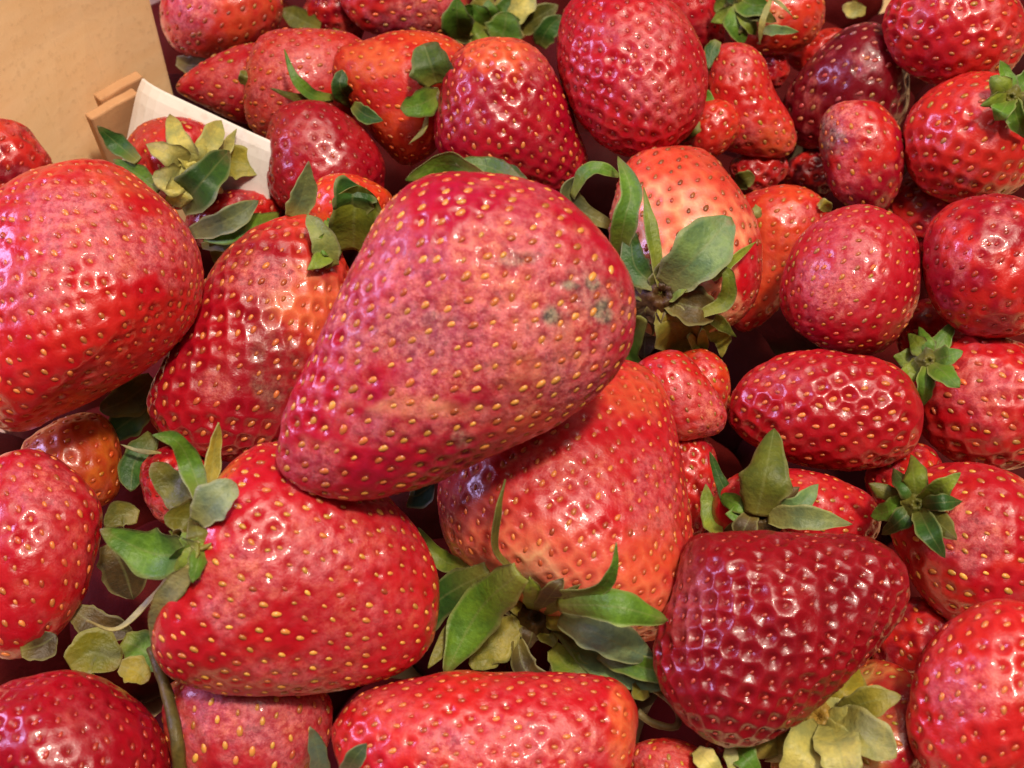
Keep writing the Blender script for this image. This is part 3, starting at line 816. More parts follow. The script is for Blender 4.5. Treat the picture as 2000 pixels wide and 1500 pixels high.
SEPN = [0]
def sepal(key, pts, w, col, roll=0, cup=.18, blunt=.5, name="sepal", curl=0.0):
    """pts: (x, y, lift) with lift in mm off the berry's surface towards the viewer"""
    SEPN[0] += 1
    sd = SEPN[0]
    rs = random.Random(sd)
    P = []
    for (x, y, lf) in pts:
        D = depth_on(key, x, y) - lf * .001
        P.append(np.array(CAM + ray(x, y) * D))
    n, m = 26, 9
    C = open_spline(P, n)
    T = np.gradient(C, axis=0)
    T /= np.linalg.norm(T, axis=1, keepdims=True) + 1e-12
    Dm = np.linalg.norm(C - np.array(CAM), axis=1)
    hw = w * .9 / 2 / FPX * Dm
    t = np.linspace(0, 1, n)
    bl = blunt * .8
    prof = (.42 + .58 * np.sin(np.clip(t / (.45 + .15 * bl), 0, 1) * math.pi / 2)) * (1 - t ** (1.5 + 3.2 * bl)) ** (.95 - .4 * bl)
    prof = (prof / prof.max()) * .97 + .03
    prof[-1] = .04
    wv = 1 + .10 * np.sin(t * 11 + sd) * (t > .2)
    hw = hw * prof * wv
    V = []
    rr = math.radians(roll)
    u = np.linspace(-1, 1, m)
    top, bot = [], []
    th = .00022
    for i in range(n):
        F = np.array(CAM) - C[i]
        F -= T[i] * (F @ T[i])
        F /= np.linalg.norm(F) + 1e-12
        Sd = np.cross(T[i], F)
        rl = rr + .18 * math.sin(3.1 * t[i] + sd)
        F2 = F * math.cos(rl) + Sd * math.sin(rl)
        S2 = np.cross(T[i], F2)
        for x in u:
            bend = cup * 1.4 * (x * x - .4) + .10 * math.sin(5 * t[i] + sd) * x * t[i] + .05 * math.sin(7 * t[i] + 2.3 * x + sd) - .05 * math.exp(-(x / .12) ** 2)
            ed = .05 * math.sin(23 * t[i] + sd * 3 + (2 if x > 0 else 0)) * (abs(x) > .9)
            p = C[i] + S2 * hw[i] * (x + ed * np.sign(x)) + F2 * hw[i] * bend
            k = (1 - abs(x)) ** .5 * .8 + .2
            top.append(p + F2 * th * k); bot.append(p - F2 * th * k)
    V = np.array(top + bot)
    att = np.array([[t[i], abs(x), 0] for i in range(n) for x in u] * 2)
    Q = []
    nm = n * m
    for i in range(n - 1):
        for j in range(m - 1):
            a = i * m + j
            Q.append((a, a + 1, a + m + 1, a + m))
            Q.append((nm + a, nm + a + m, nm + a + m + 1, nm + a + 1))
        for a, bq in ((i * m, i * m + m), (i * m + m - 1, i * m + 2 * m - 1)):
            Q.append((a, bq, nm + bq, nm + a))
    for j in range(m - 1):
        Q.append((j, nm + j, nm + j + 1, j + 1))
        e = (n - 1) * m
        Q.append((e + j, e + j + 1, nm + e + j + 1, nm + e + j))
    root = ROOT[key]
    me = mesh_np(name, V - np.array(root.location), Q, None, LEAF)
    col_attr(me, "leaf", att)
    o = link(name, me, root)
    c = np.array(LC[col], float) if isinstance(col, str) else np.array(col, float)
    c = np.clip(c * rs.uniform(.92, 1.08), 0, 255)
    o.color = rgba(c)
    return o

def stalk(key, pts, w, col, name="stalk", taper=.75):
    P = []
    for (x, y, lf) in pts:
        D = depth_on(key, x, y) - lf * .001
        P.append(np.array(CAM + ray(x, y) * D))
    n, m = 20, 8
    C = open_spline(P, n)
    T = np.gradient(C, axis=0)
    T /= np.linalg.norm(T, axis=1, keepdims=True)
    V, att = [], []
    for i in range(n):
        F = np.array(CAM) - C[i]
        F -= T[i] * (F @ T[i]); F /= np.linalg.norm(F)
        S = np.cross(T[i], F)
        r = w / 2 / FPX * np.linalg.norm(C[i] - np.array(CAM)) * (1 - (1 - taper) * i / (n - 1)) * (1 + .06 * math.sin(i * 1.7))
        for j in range(m):
            a = 2 * math.pi * j / m
            V.append(C[i] + (S * math.cos(a) + F * math.sin(a)) * r)
            att.append((.5, .5, 0))
    Q = [(i * m + j, i * m + (j + 1) % m, i * m + m + (j + 1) % m, i * m + m + j) for i in range(n - 1) for j in range(m)]
    V.append(C[0]); V.append(C[-1]); att += [(.5, .5, 0)] * 2
    Tt = [(n * m, (j + 1) % m, j) for j in range(m)] + [(n * m + 1, (n - 1) * m + j, (n - 1) * m + (j + 1) % m) for j in range(m)]
    root = ROOT[key]
    me = mesh_np(name, np.array(V) - np.array(root.location), Q, Tt, LEAF)
    col_attr(me, "leaf", np.array(att))
    o = link(name, me, root)
    o.color = rgba(LC[col] if isinstance(col, str) else col)
    return o

def cap_disc(key, x, y, r, col, lift=1.2, hole=True):
    """the receptacle in the middle of the calyx: a lobed, sunken rosette with the stalk scar"""
    root = ROOT[key]
    n, m = 28, 9
    D = depth_on(key, x, y) - lift * .001
    c = CAM + ray(x, y) * D
    N = -ray(x, y)
    S = (AX - N * AX.dot(N)).normalized(); U = N.cross(S)
    R = r / FPX * D
    V, att = [], []
    for i in range(m):
        f = i / (m - 1)
        for j in range(n):
            a = 2 * math.pi * j / n
            rad = R * f * (1 + .16 * math.sin(5 * a + x) * f + .06 * math.sin(11 * a))
            h = R * (-.55 * f * f + .22 * math.exp(-((f - .32) / .12) ** 2) - .25 * math.exp(-(f / .18) ** 2) + .05 * math.sin(7 * a + 9 * f))
            p = c + S * (rad * math.cos(a)) + U * (rad * math.sin(a)) + N * h
            V.append(np.array(p)); att.append((.5, .5, 0))
    Q = [(i * n + j, i * n + (j + 1) % n, i * n + n + (j + 1) % n, i * n + n + j) for i in range(m - 1) for j in range(n)]
    # underside
    V.append(np.array(c - N * R * .9)); att.append((.5, .5, 0))
    Tt = [(m * n, (m - 1) * n + (j + 1) % n, (m - 1) * n + j) for j in range(n)]
    me = mesh_np("calyx_disc", np.array(V) - np.array(root.location), Q, Tt, LEAF)
    col_attr(me, "leaf", np.array(att))
    o = link("calyx_disc", me, root)
    o.color = rgba(LC[col] if isinstance(col, str) else col)

def crown(key, cx, cy, n, r, w, cols, a0=0, span=360, lift=5, sq=1.0, disc=None, seed=1):
    """a star of sepals round the stem end"""
    rs = random.Random(seed)
    for i in range(n):
        a = math.radians(a0 + span * i / n + rs.uniform(-12, 12))
        L = r * rs.uniform(.75, 1.15)
        dx, dy = math.cos(a), math.sin(a) * sq
        bx, by = -dy * rs.uniform(-.25, .25), dx * rs.uniform(-.25, .25)
        sepal(key, [(cx + dx * r * .05, cy + dy * r * .05, lift * .4), (cx + dx * L * .55 + bx * L * .4, cy + dy * L * .55 + by * L * .4, lift * rs.uniform(.8, 1.3)),
                    (cx + (dx + bx) * L, cy + (dy + by) * L, lift * rs.uniform(.3, 1.5))], w * rs.uniform(.8, 1.15), rs.choice(cols), roll=rs.uniform(-22, 22), cup=rs.uniform(-.25, .3), blunt=rs.uniform(.15, .5))
    if disc: cap_disc(key, cx, cy, r * .27, disc, lift * .7)

S_ = sepal
# pale shouldered berry: torn calyx
S_('pale', [(1280, 600, 1), (1262, 650, 1), (1258, 700, 0)], 62, 'k', blunt=.9)
S_('pale', [(1300, 600, 1.5), (1320, 645, 3), (1330, 690, 1)], 96, (112, 108, 46), blunt=1, cup=.35)
S_('pale', [(1300, 585, 1.5), (1360, 600, 3), (1398, 610, 2)], 80, (96, 78, 40), blunt=.9, cup=.3)
S_('pale', [(1365, 615, 3), (1415, 590, 4), (1424, 550, 5), (1415, 520, 5)], 36, 'l', blunt=.8)
S_('pale', [(1345, 655, 4), (1370, 680, 5), (1372, 640, 5)], 30, 'l', blunt=.7)
S_('pale', [(1390, 545, 3), (1432, 507, 4), (1476, 472, 5)], 26, 'l', roll=20, blunt=.1)
S_('pale', [(1300, 560, 2), (1360, 500, 6), (1428, 425, 7)], 118, 'b', blunt=1, cup=.16)
S_('pale', [(1290, 560, 2), (1272, 450, 4), (1257, 366, 6)], 34, 'l', roll=25, blunt=.1)
S_('pale', [(1285, 560, 2), (1240, 520, 4), (1232, 448, 5)], 62, 'd', blunt=.8, cup=.3)
S_('pale', [(1190, 440, 5), (1125, 405, 7), (1112, 370, 8), (1140, 345, 8)], 50, (86, 92, 62), blunt=.8, roll=30)
S_('pale', [(1118, 385, 8), (1140, 340, 10), (1170, 328, 10), (1212, 345, 9)], 36, 'g', blunt=.7, roll=-30)
S_('pale', [(1205, 510, 4), (1220, 430, 10), (1232, 370, 11), (1207, 306, 12)], 56, 'g', blunt=.35, cup=.3)
S_('pale', [(1255, 620, 2), (1226, 690, 4), (1242, 750, 3)], 58, 'g', blunt=.7, cup=.3)
S_('pale', [(1380, 612, 1), (1405, 630, 2), (1437, 658, 2)], 30, 'l', blunt=.2)
S_('pale', [(1378, 635, 1), (1408, 660, 2), (1410, 698, 1)], 44, 'y', blunt=.2, roll=25)
cap_disc('pale', 1292, 575, 56, (82, 58, 34), 2.2)
# bruised big berry: its calyx shows behind the shoulder
S_('hero', [(950, 352, -5), (870, 320, -4), (792, 352, -4)], 60, 'g', blunt=.4, roll=-25)
S_('hero', [(1020, 358, -5), (950, 325, -4), (890, 320, -3)], 46, (84, 112, 58), blunt=.5, roll=25)
S_('hero', [(1030, 362, -5), (985, 335, -4), (948, 310, -4)], 44, 'b', blunt=.5)
S_('hero', [(800, 965, -10), (815, 968, -10), (848, 945, -10)], 60, 't', blunt=.8)
# bright orange red berry: large calyx
S_('fore_right', [(1015, 1125, 1), (968, 1075, 4), (972, 1000, 7), (987, 936, 8)], 26, 'o', roll=45, blunt=.2)
S_('fore_right', [(915, 1108, 2), (862, 1092, 4), (817, 1030, 4)], 42, 'l', blunt=.25, cup=.3)
S_('fore_right', [(1010, 1215, 3), (960, 1260, 5), (920, 1292, 4)], 84, 'y', blunt=.9, cup=.2)
S_('fore_right', [(985, 1270, 3), (950, 1290, 5), (915, 1296, 5)], 40, 'y', blunt=1)
S_('fore_right', [(960, 1125, 4), (905, 1210, 8), (836, 1305, 9)], 60, 'y', blunt=.3)
S_('fore_right', [(955, 1115, 4), (850, 1180, 8), (766, 1288, 8)], 84, 'd', blunt=.5, cup=-.2)
S_('fore_right', [(1015, 1118, 6), (935, 1195, 12), (868, 1318, 11)], 104, 'g', blunt=.5, cup=-.22)
S_('fore_right', [(1070, 1160, 2), (1160, 1155, 6), (1196, 1115, 9), (1204, 1060, 11)], 34, 'g', blunt=.2, roll=35)
S_('fore_right', [(1080, 1265, 4), (1115, 1305, 7), (1180, 1325, 7)], 62, 'l', blunt=.6, cup=.25)
S_('fore_right', [(1010, 1250, 4), (1030, 1312, 5), (1098, 1338, 5)], 50, 'k', blunt=.7, cup=.5)
S_('fore_right', [(1090, 1225, 4), (1210, 1315, 8), (1335, 1338, 9)], 66, 'b', blunt=.3)
S_('fore_right', [(1095, 1205, 4), (1185, 1245, 9), (1278, 1290, 11)], 86, (122, 148, 120), blunt=.7, cup=-.2)
S_('fore_right', [(1170, 1275, 8), (1260, 1305, 12), (1362, 1330, 12)], 56, 'g', blunt=.25, cup=.25)
S_('fore_right', [(1090, 1180, 4), (1200, 1185, 9), (1304, 1212, 10)], 72, 'g', blunt=.85, cup=-.2)
cap_disc('fore_right', 1048, 1205, 46, (78, 58, 30), 4)
# broad berry at lower left: calyx at its left end
S_('fore_left', [(345, 1105, -6), (300, 1165, -6), (230, 1228, -6), (168, 1212, -4)], 18, 'w', roll=60, blunt=.2)
S_('fore_left', [(395, 985, -3), (345, 955, -6), (296, 905, -6)], 74, (106, 106, 46), blunt=.8)
S_('fore_left', [(405, 1010, 0), (375, 915, 3), (345, 862, 5), (298, 850, 6)], 48, 'g', blunt=.3, cup=.3)
S_('fore_left', [(408, 960, 0), (418, 880, 2), (427, 825, 3)], 38, 'y', blunt=.2, roll=25)
S_('fore_left', [(375, 1110, 2), (325, 1170, 1), (296, 1258, 2)], 52, (150, 148, 110), blunt=.5)
S_('fore_left', [(395, 1070, 1), (375, 1020, 3), (320, 1010, 3)], 82, (112, 110, 40), blunt=.9, cup=.3)
S_('fore_left', [(385, 1080, 2), (300, 1082, 5), (196, 1034, 5)], 96, 'g', blunt=.5, cup=.25)
S_('fore_left', [(385, 1020, 3), (420, 975, 5), (462, 945, 4)], 78, (140, 156, 126), blunt=.9)
cap_disc('fore_left', 384, 1062, 30, 'l', 1.0)
# berry leaning left of the bruised one
S_('left_mid', [(650, 520, 2), (630, 465, 5), (600, 420, 6)], 56, (128, 140, 80), blunt=.4, cup=.3)
S_('left_mid', [(690, 490, 3), (692, 425, 8), (702, 362, 10)], 112, (112, 122, 40), blunt=1, cup=.35)
S_('left_mid', [(690, 420, 7), (690, 385, 10), (700, 362, 9)], 96, 'd', blunt=1, cup=.4)
S_('left_mid', [(570, 425, -2), (592, 380, 0), (603, 315, 2)], 66, (108, 124, 88), blunt=.1, roll=20)
# berry before the white card
S_('card_berry', [(270, 315, 4), (228, 280, 4), (190, 246, 5)], 40, 'd', blunt=.4)
S_('card_berry', [(312, 372, 3), (265, 338, 5), (222, 312, 5)], 40, 'g', blunt=.4)
S_('card_berry', [(380, 335, 1), (350, 280, 3), (332, 224, 3)], 54, 'p', blunt=.4)
S_('card_berry', [(372, 325, 1), (330, 302, 4), (286, 282, 4)], 54, 'p', blunt=.2)
S_('card_berry', [(385, 325, 1), (410, 275, 4), (432, 236, 4)], 50, 'p', blunt=.6)
S_('card_berry', [(395, 325, 1), (435, 295, 4), (462, 252, 4)], 36, 'p', blunt=.2, roll=25)
S_('card_berry', [(405, 325, 1), (455, 315, 4), (514, 332, 3)], 66, 'y', blunt=.9)
S_('card_berry', [(370, 345, 1), (335, 352, 4), (298, 345, 4)], 62, 'p', blunt=.8)
S_('card_berry', [(372, 345, 1), (352, 375, 4), (340, 402, 4)], 60, 'p', blunt=.8)
S_('card_berry', [(352, 405, 3), (395, 355, 7), (447, 295, 8)], 84, 'd', blunt=.5, cup=.2)
cap_disc('card_berry', 378, 330, 34, 'p', 2)
S_('card_low', [(545, 425, 6), (470, 450, 7), (398, 470, 6)], 50, 'g', blunt=.5)
S_('card_low', [(375, 455, 5), (445, 430, 9), (505, 392, 9)], 54, (118, 130, 94), blunt=.6)
S_('card_low', [(415, 470, 3), (425, 500, 3), (435, 528, 2)], 26, 'y', blunt=.3)
S_('card_low', [(395, 480, 3), (440, 478, 4), (480, 478, 3)], 26, 'o', blunt=.3)
# lumpy and dull berries at the top
S_('top_lumpy', [(852, 165, 3), (842, 130, 6), (828, 86, 6)], 86, (84, 108, 44), blunt=1, cup=.3)
S_('top_lumpy', [(858, 185, 2), (818, 205, 5), (782, 212, 5)], 58, 'g', blunt=.5)
S_('top_lumpy', [(848, 170, 2), (845, 200, 2), (838, 225, 1)], 34, 'k', blunt=.6)
S_('top_lumpy', [(835, 225, 2), (826, 255, 3), (798, 282, 3)], 12, 'p', blunt=.2)
S_('top_lumpy', [(690, 205, 3), (715, 225, 4), (748, 236, 3)], 36, 'd', blunt=.4)
S_('top_dull', [(650, 190, 3), (610, 185, 6), (575, 150, 7), (555, 96, 7)], 26, 'g', blunt=.2, roll=20)
S_('top_dull', [(650, 195, 3), (585, 192, 6), (527, 172, 6)], 22, 'o', blunt=.2)
S_('top_dull', [(690, 205, 4), (665, 172, 7), (668, 136, 7)], 42, 'd', blunt=.6)
S_('top_dull', [(475, 165, 3), (478, 150, 4), (480, 138, 3)], 26, 'o', blunt=.8)
S_('top_small', [(625, 55, 2), (590, 40, 3), (550, 18, 2)], 46, 'o', blunt=.7)
S_('top_small', [(690, 72, 3), (672, 68, 4), (650, 55, 4)], 12, 'y', blunt=.4)
S_('top_scuffed', [(900, 78, 4), (893, 40, 6), (893, -5, 6)], 66, 'g', blunt=.4)
S_('top_scuffed', [(975, 85, 4), (985, 55, 5), (990, 22, 5)], 74, 'g', blunt=.9)
S_('top_scuffed', [(925, 60, 0), (940, 20, 2), (955, -15, 2)], 56, 'y', blunt=.7)
S_('top_scuffed', [(960, 40, 0), (1010, 10, 2), (1040, -20, 2)], 70, 'p', blunt=.8)
S_('top_scuffed', [(1055, 90, 0), (1068, 60, 2), (1096, 30, 2)], 48, 'd', blunt=.6)
S_('top_scuffed', [(1010, 60, -2), (1050, 35, 0), (1090, 10, 0)], 50, 'o', blunt=.6)
S_('corner', [(345, 118, -2), (380, 128, 0), (420, 112, 0)], 40, 'k', blunt=.8)
S_('top_right', [(1445, 10, 3), (1440, 45, 5), (1452, 85, 5)], 52, 'g', blunt=.6)
S_('top_right', [(1450, 5, 3), (1425, 10, 4), (1395, 20, 3)], 56, 'l', blunt=.7)
S_('top_right', [(1440, -5, 3), (1470, 10, 5), (1500, 8, 5)], 50, 'g', blunt=.6)
S_('top_right', [(1490, 60, 3), (1520, 58, 4), (1560, 62, 4)], 22, 'b', blunt=.3)
S_('top_right', [(1505, 0, 5), (1490, 40, 7), (1483, 88, 7)], 14, 'p', blunt=.4)
S_('top_right', [(1505, -5, 5), (1525, 8, 6), (1548, 32, 6)], 8, 'p', blunt=.4)
S_('creased', [(1402, 80, 2), (1390, 100, 3), (1384, 135, 2)], 30, 'd', blunt=.4)
S_('creased', [(1370, 205, 2), (1380, 190, 3), (1398, 215, 3)], 28, 'g', blunt=.4)
S_('creased_small', [(1362, 235, 2), (1350, 255, 3), (1330, 275, 2)], 30, 'o', blunt=.6)
S_('gap_red', [(1440, 360, 3), (1455, 350, 3), (1475, 345, 3)], 40, 'o', blunt=.7)
S_('behind_pale', [(1600, 395, 2), (1610, 400, 3), (1622, 412, 2)], 26, 'y', blunt=.8)
S_('behind_pale', [(1482, 425, 2), (1478, 412, 3), (1476, 400, 2)], 20, 'p', blunt=.3)
S_('far_right_top', [(1690, 22, 0), (1665, 18, 2), (1645, 12, 2)], 34, 'p', blunt=.8)
# upright olive calyx above the dark crimson berry
S_('right_calyx', [(1478, 1005, 3), (1495, 930, 8), (1512, 838, 9)], 104, (102, 114, 48), blunt=.45, cup=-.2)
S_('right_calyx', [(1450, 1020, 2), (1410, 945, 5), (1386, 882, 6)], 30, 'd', blunt=.3)
S_('right_calyx', [(1405, 1045, 2), (1385, 1000, 4), (1378, 945, 4)], 42, 'l', blunt=.3)
S_('right_calyx', [(1510, 1000, 2), (1560, 985, 5), (1598, 946, 6)], 44, 'b', blunt=.5)
S_('right_calyx', [(1500, 1010, 3), (1570, 1010, 7), (1664, 1024, 8)], 56, (122, 136, 96), blunt=.3)
S_('right_calyx', [(1470, 1000, 2), (1455, 1030, 4), (1440, 1060, 4)], 50, 'k', blunt=.7)
cap_disc('right_calyx', 1488, 1008, 40, 'k', 2)
# faded calyx, lower right
S_('yellow_cap', [(1590, 1405, 2), (1540, 1425, 5), (1470, 1478, 5)], 80, (172, 158, 78), blunt=.7)
S_('yellow_cap', [(1605, 1420, 2), (1575, 1470, 6), (1545, 1530, 6)], 96, 'p', blunt=.9)
S_('yellow_cap', [(1620, 1415, 2), (1640, 1465, 6), (1650, 1520, 6)], 92, 'p', blunt=.9)
S_('yellow_cap', [(1630, 1400, 2), (1690, 1430, 5), (1750, 1480, 5)], 86, 'p', blunt=.8)
S_('yellow_cap', [(1620, 1380, 2), (1650, 1345, 4), (1670, 1300, 3)], 72, (168, 150, 50), blunt=.8)
S_('yellow_cap', [(1640, 1390, 2), (1700, 1370, 5), (1760, 1360, 5)], 60, 'y', blunt=.6)
cap_disc('yellow_cap', 1598, 1400, 48, (160, 128, 62), 3)
S_('bottom_dark', [(1425, 1450, 4), (1428, 1480, 5), (1432, 1520, 5)], 28, 'p', blunt=.4)
S_('bottom_dark', [(1440, 1465, 4), (1460, 1485, 6), (1485, 1520, 6)], 48, 'g', blunt=.5)
S_('bottom_orange', [(1360, 1465, 3), (1385, 1490, 5), (1410, 1525, 5)], 46, 'p', blunt=.6)
S_('bottom_pink', [(625, 1530, 4), (622, 1480, 7), (606, 1420, 8)], 42, (110, 132, 118), blunt=.6, cup=.3)
S_('bottom_mid', [(672, 1520, 3), (690, 1485, 6), (716, 1452, 6)], 42, (84, 100, 70), blunt=.6)
S_('bottom_mid', [(1262, 1335, -6), (1250, 1350, -5), (1235, 1362, -5)], 40, 'y', blunt=.8)
stalk('bottom_mid', [(1245, 1390, -7), (1275, 1412, -7), (1318, 1420, -6), (1325, 1392, -6), (1300, 1362, -6), (1268, 1342, -7)], 15, (128, 116, 84))
# greenery in the gap at lower left
S_('bottom_left', [(135, 1300, -8), (185, 1275, -7), (235, 1300, -7)], 92, (120, 120, 34), blunt=.9)
S_('bottom_left', [(235, 1300, -6), (265, 1310, -5), (290, 1330, -5)], 54, (136, 128, 46), blunt=.8)
S_('bottom_left', [(240, 1250, -9), (280, 1270, -8), (310, 1310, -8)], 66, 'g', blunt=.7)
S_('bottom_left', [(140, 1190, -12), (190, 1220, -12), (260, 1235, -12)], 60, 'k', blunt=.8)
S_('left_low', [(215, 1060, -10), (240, 1110, -10), (260, 1170, -12)], 90, 'k', blunt=.8)
S_('bottom_left', [(40, 1270, -8), (80, 1260, -8), (110, 1240, -8)], 60, 'k', blunt=.8)
stalk('bottom_pink', [(352, 1520, 3), (345, 1440, 4), (325, 1350, 4), (296, 1265, 4)], 26, (96, 84, 44))
S_('left_nest', [(270, 1010, 0), (235, 1005, 0), (205, 1030, 0)], 54, 'o', blunt=.7)
S_('left_mid', [(300, 740, -8), (250, 780, -7), (195, 802, -7)], 74, (92, 98, 36), blunt=.7)
S_('left_mid', [(290, 800, -10), (240, 830, -9), (205, 860, -9)], 64, 'd', blunt=.7)
S_('left_nest', [(315, 885, 0), (270, 880, 1), (235, 868, 1)], 10, 'w', blunt=.3)
S_('left_nest', [(300, 850, -3), (262, 905, -2), (255, 960, -2)], 60, 'd', blunt=.7)
# crowns of the berries beyond the right margin
crown('far_right_fifth', 1790, 985, 9, 92, 46, 'ggldo', lift=6, disc='o', seed=3)
crown('far_right_fourth', 1815, 705, 8, 84, 42, 'ggdol', lift=6, disc='o', seed=4)
crown('far_right_second', 1975, 190, 8, 74, 38, 'gglo', lift=5, disc='o', seed=5)
crown('fore_right', 1045, 1200, 9, 105, 46, 'oykly', 20, 360, 3, .8, seed=8)
crown('pale', 1290, 585, 8, 85, 44, 'oylko', 10, 360, 2.2, .9, seed=9)
crown('fore_left', 392, 1065, 7, 72, 40, 'gol', 100, 190, 1.5, 1.1, seed=10)
crown('right_calyx', 1486, 1005, 8, 88, 44, 'ogok', 150, 240, 2.5, 1, seed=11)
crown('left_mid', 668, 478, 6, 74, 44, 'glo', 150, 200, 3, 1, seed=12)
crown('card_berry', 378, 332, 9, 66, 34, 'ppy', 0, 360, 2.4, 1, seed=13)
crown('top_right', 1450, 15, 7, 66, 34, 'glgo', 20, 300, 4, 1, seed=14)
crown('top_scuffed', 955, 50, 9, 72, 40, 'glpyg', 130, 280, 4, .8, seed=15)
crown('yellow_cap', 1600, 1405, 9, 110, 54, 'pyp', 0, 360, 3, 1, seed=16)

# ------------------------------------------------------------------ lower layer of the pile, box floor, cardboard, white card
def filler_berries():
    proto = []
    for k in range(3):
        b = dict(poly=[(900, 700), (940, 640), (1010, 630), (1080, 660), (1110, 740), (1080, 830), (1010, 880), (940, 860), (900, 790)], cap=(1000, 620), tip=(1010, 880),
                 tilt=0, df=.9)
        fr = Frame(b, .18)
        nu, nv = 64, 40
        G, p0, p1, EA, tt, kk = rings(b, fr, nu, nv)
        V = np.vstack([G.reshape(-1, 3), p0, p1])
        cen = V.mean(0)
        V = V - cen
        nn = V / np.linalg.norm(V, axis=1, keepdims=True)
        V = V + nn * ((vnoise(V / .0025 + k * 7, k) - .5) * .0007 + (vnoise(V / .012 + k * 3, k) - .5) * .003)[:, None]
        q, t = grid_faces(nu, nv)
        me = mesh_np("flesh", V, q, t, SHADE_SKIN)
        c = lin([(72, 8, 8), (86, 11, 8), (56, 6, 6)][k])  # near-black reds: the shade of the gaps is put into the colour
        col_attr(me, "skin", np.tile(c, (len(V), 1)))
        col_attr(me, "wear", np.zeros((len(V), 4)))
        proto.append(me)
    rs = random.Random(5)
    for iy in range(13):
        for ix in range(10):
            x = -.125 + ix * .029 + (.0145 if iy % 2 else 0) + rs.uniform(-.004, .004)
            y = -.075 + iy * .027 + rs.uniform(-.004, .004)
            root = bpy.data.objects.new("strawberry", None)
            root.empty_display_size = .005
            pp = proj(np.array([(x, y, -.045)]))[0]
            if pp[0] < 240 and pp[1] < 330 or pp[0] < -150 or pp[0] > 2150 or pp[1] < -200 or pp[1] > 1650:
                continue
            COL.objects.link(root)
            root.location = (x, y, -.066)
            tag(root, "strawberry of the shaded lower layer, under the berries on top", "strawberry", "strawberries of the lower layer")
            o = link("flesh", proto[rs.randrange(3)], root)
            o.location = (0, 0, .016 + rs.uniform(-.002, .002))
            o.rotation_euler = (rs.uniform(-3, 3), rs.uniform(-3, 3), rs.uniform(-3, 3))
            s = rs.uniform(1.6, 1.85)
            o.scale = (s, s, s)
filler_berries()

def slab(name, corners, thick_dir, mat, parent=None, nx=1, ny=1, bulge=None, bevel=.0004):
    """a bevelled sheet with thickness from four corners (bottom left, bottom right, top right, top left)"""
    c = [np.array(p, float) for p in corners]
    td = np.array(thick_dir, float)
    V, Q = [], []
    for side in (0, 1):
        for i in range(ny + 1):
            for j in range(nx + 1):
                u, v = j / nx, i / ny
                p = (c[0] * (1 - u) + c[1] * u) * (1 - v) + (c[3] * (1 - u) + c[2] * u) * v + td * side
                if bulge: p = p + bulge(u, v)
                V.append(p)
    n = (nx + 1) * (ny + 1)
    for i in range(ny):
        for j in range(nx):
            a = i * (nx + 1) + j
            Q.append((a, a + 1, a + nx + 2, a + nx + 1))
            Q.append((n + a, n + a + nx + 1, n + a + nx + 2, n + a + 1))
    for j in range(nx):
        Q.append((j, n + j, n + j + 1, j + 1))
        a = ny * (nx + 1) + j
        Q.append((a, a + 1, n + a + 1, n + a))
    for i in range(ny):
        a = i * (nx + 1)
        Q.append((a, a + nx + 1, n + a + nx + 1, n + a))
        a = a + nx
        Q.append((a, n + a, n + a + nx + 1, a + nx + 1))
    o = c[0]
    V = np.array(V)
    org = np.array((V[:, 0].mean(), V[:, 1].mean(), V[:, 2].min()))
    me = mesh_np(name, V - org, Q, None, mat, smooth=False)
    ob = link(name, me, None)
    ob.location = org
    if parent is not None:
        ob.parent = parent
        ob.location = Vector(org) - parent.location
    bv = ob.modifiers.new("bevel", 'BEVEL')
    bv.width = bevel; bv.segments = 2; bv.limit_method = 'ANGLE'
    return ob

# floor of the box
fl = slab("box_floor", [(-.28, -.16, -.072), (.28, -.16, -.072), (.28, .30, -.072), (-.28, .30, -.072)], (0, 0, .005), CARD)
fl["kind"] = "structure"

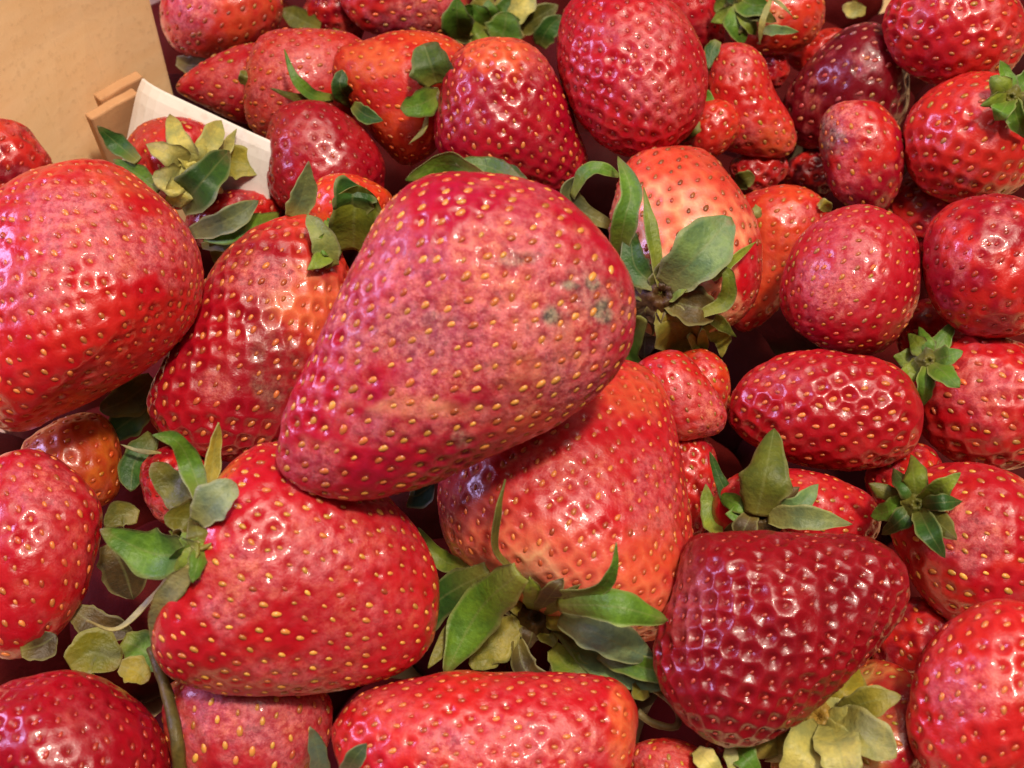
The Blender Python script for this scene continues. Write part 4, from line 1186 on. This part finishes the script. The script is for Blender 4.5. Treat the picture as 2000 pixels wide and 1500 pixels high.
# cardboard side panel, upper left
def v3(p): return np.array(p)
pa = v3(at_z(-120, 420, -.004)); pb = v3(at_z(302, 150, -.004))
along = pb - pa; along[2] = 0; along /= np.linalg.norm(along)
inw = np.array((along[1], -along[0], 0))
lean = np.array((0, 0, 1.0)) - inw * .10
lean /= np.linalg.norm(lean)
panel = slab("cardboard_sheet", [pa - lean * .04, pb - lean * .04, pb + lean * .075 + along * .011, pa + lean * .075], -inw * .002, CARD, nx=8, ny=6,
             bulge=lambda u, v: inw * (.0016 * math.sin(u * 5 + v * 3)), bevel=.0008)
tag(panel, "tan corrugated cardboard panel standing at the upper left", "cardboard")
# folded tab of corrugated board in front of it
ta = v3(at_z(184, 250, .000)); tb = v3(at_z(258, 208, .000))
tab = bpy.data.objects.new("cardboard_tab", None); tab.empty_display_size = .005
COL.objects.link(tab)
tab.location = ta - np.array((0, 0, .02))
tag(tab, "short folded cardboard tab beside the left end of the white card", "cardboard")
d = tb - ta; d[2] = 0; L = np.linalg.norm(d); d /= L
nrm = np.array((d[1], -d[0], 0))
wave = lambda u, v: nrm * (.00012 * math.sin(u * 9))
up = lambda h: np.array((0, 0, h))
slab("liner", [ta - up(.024), ta + d * L * 1.25 - up(.024), ta + d * L * 1.25 + up(.0022), ta + up(.0022)], -nrm * .0024, BOARD, tab, 6, 4, wave, .0004)
tc_ = ta - nrm * .0026 + d * .004
slab("liner", [tc_ - up(.024), tc_ + d * L * 1.15 - up(.024), tc_ + d * L * 1.15 + up(.0030), tc_ + up(.0030)], -nrm * .0026, BOARD, tab, 6, 4, wave, .0004)
# white card
wa = v3(at_z(232, 236, .002)); wb = v3(at_z(528, 366, -.0005))
wc = v3(at_z(536, 282, .0085)); wd = v3(at_z(250, 148, .0085))
card_n = np.cross(wb - wa, wd - wa); card_n /= np.linalg.norm(card_n)
if card_n @ (np.array(CAM) - wa) < 0: card_n = -card_n
down = (wa - wd)
wcard = slab("white_card", [wa + down * .9, wb + down * .8, wc, wd], -card_n * .0009, PAPER, nx=14, ny=8,
             bulge=lambda u, v: card_n * (-.0035 * (1 - min(1, u / .25)) ** 2 - .003 * max(0, v - .75) ** 2 * 16 * .3 - .003 * max(0, u - .8) ** 2 * 25 * .4), bevel=.0003)
tag(wcard, "white card standing in the berries before the cardboard panel", "card")
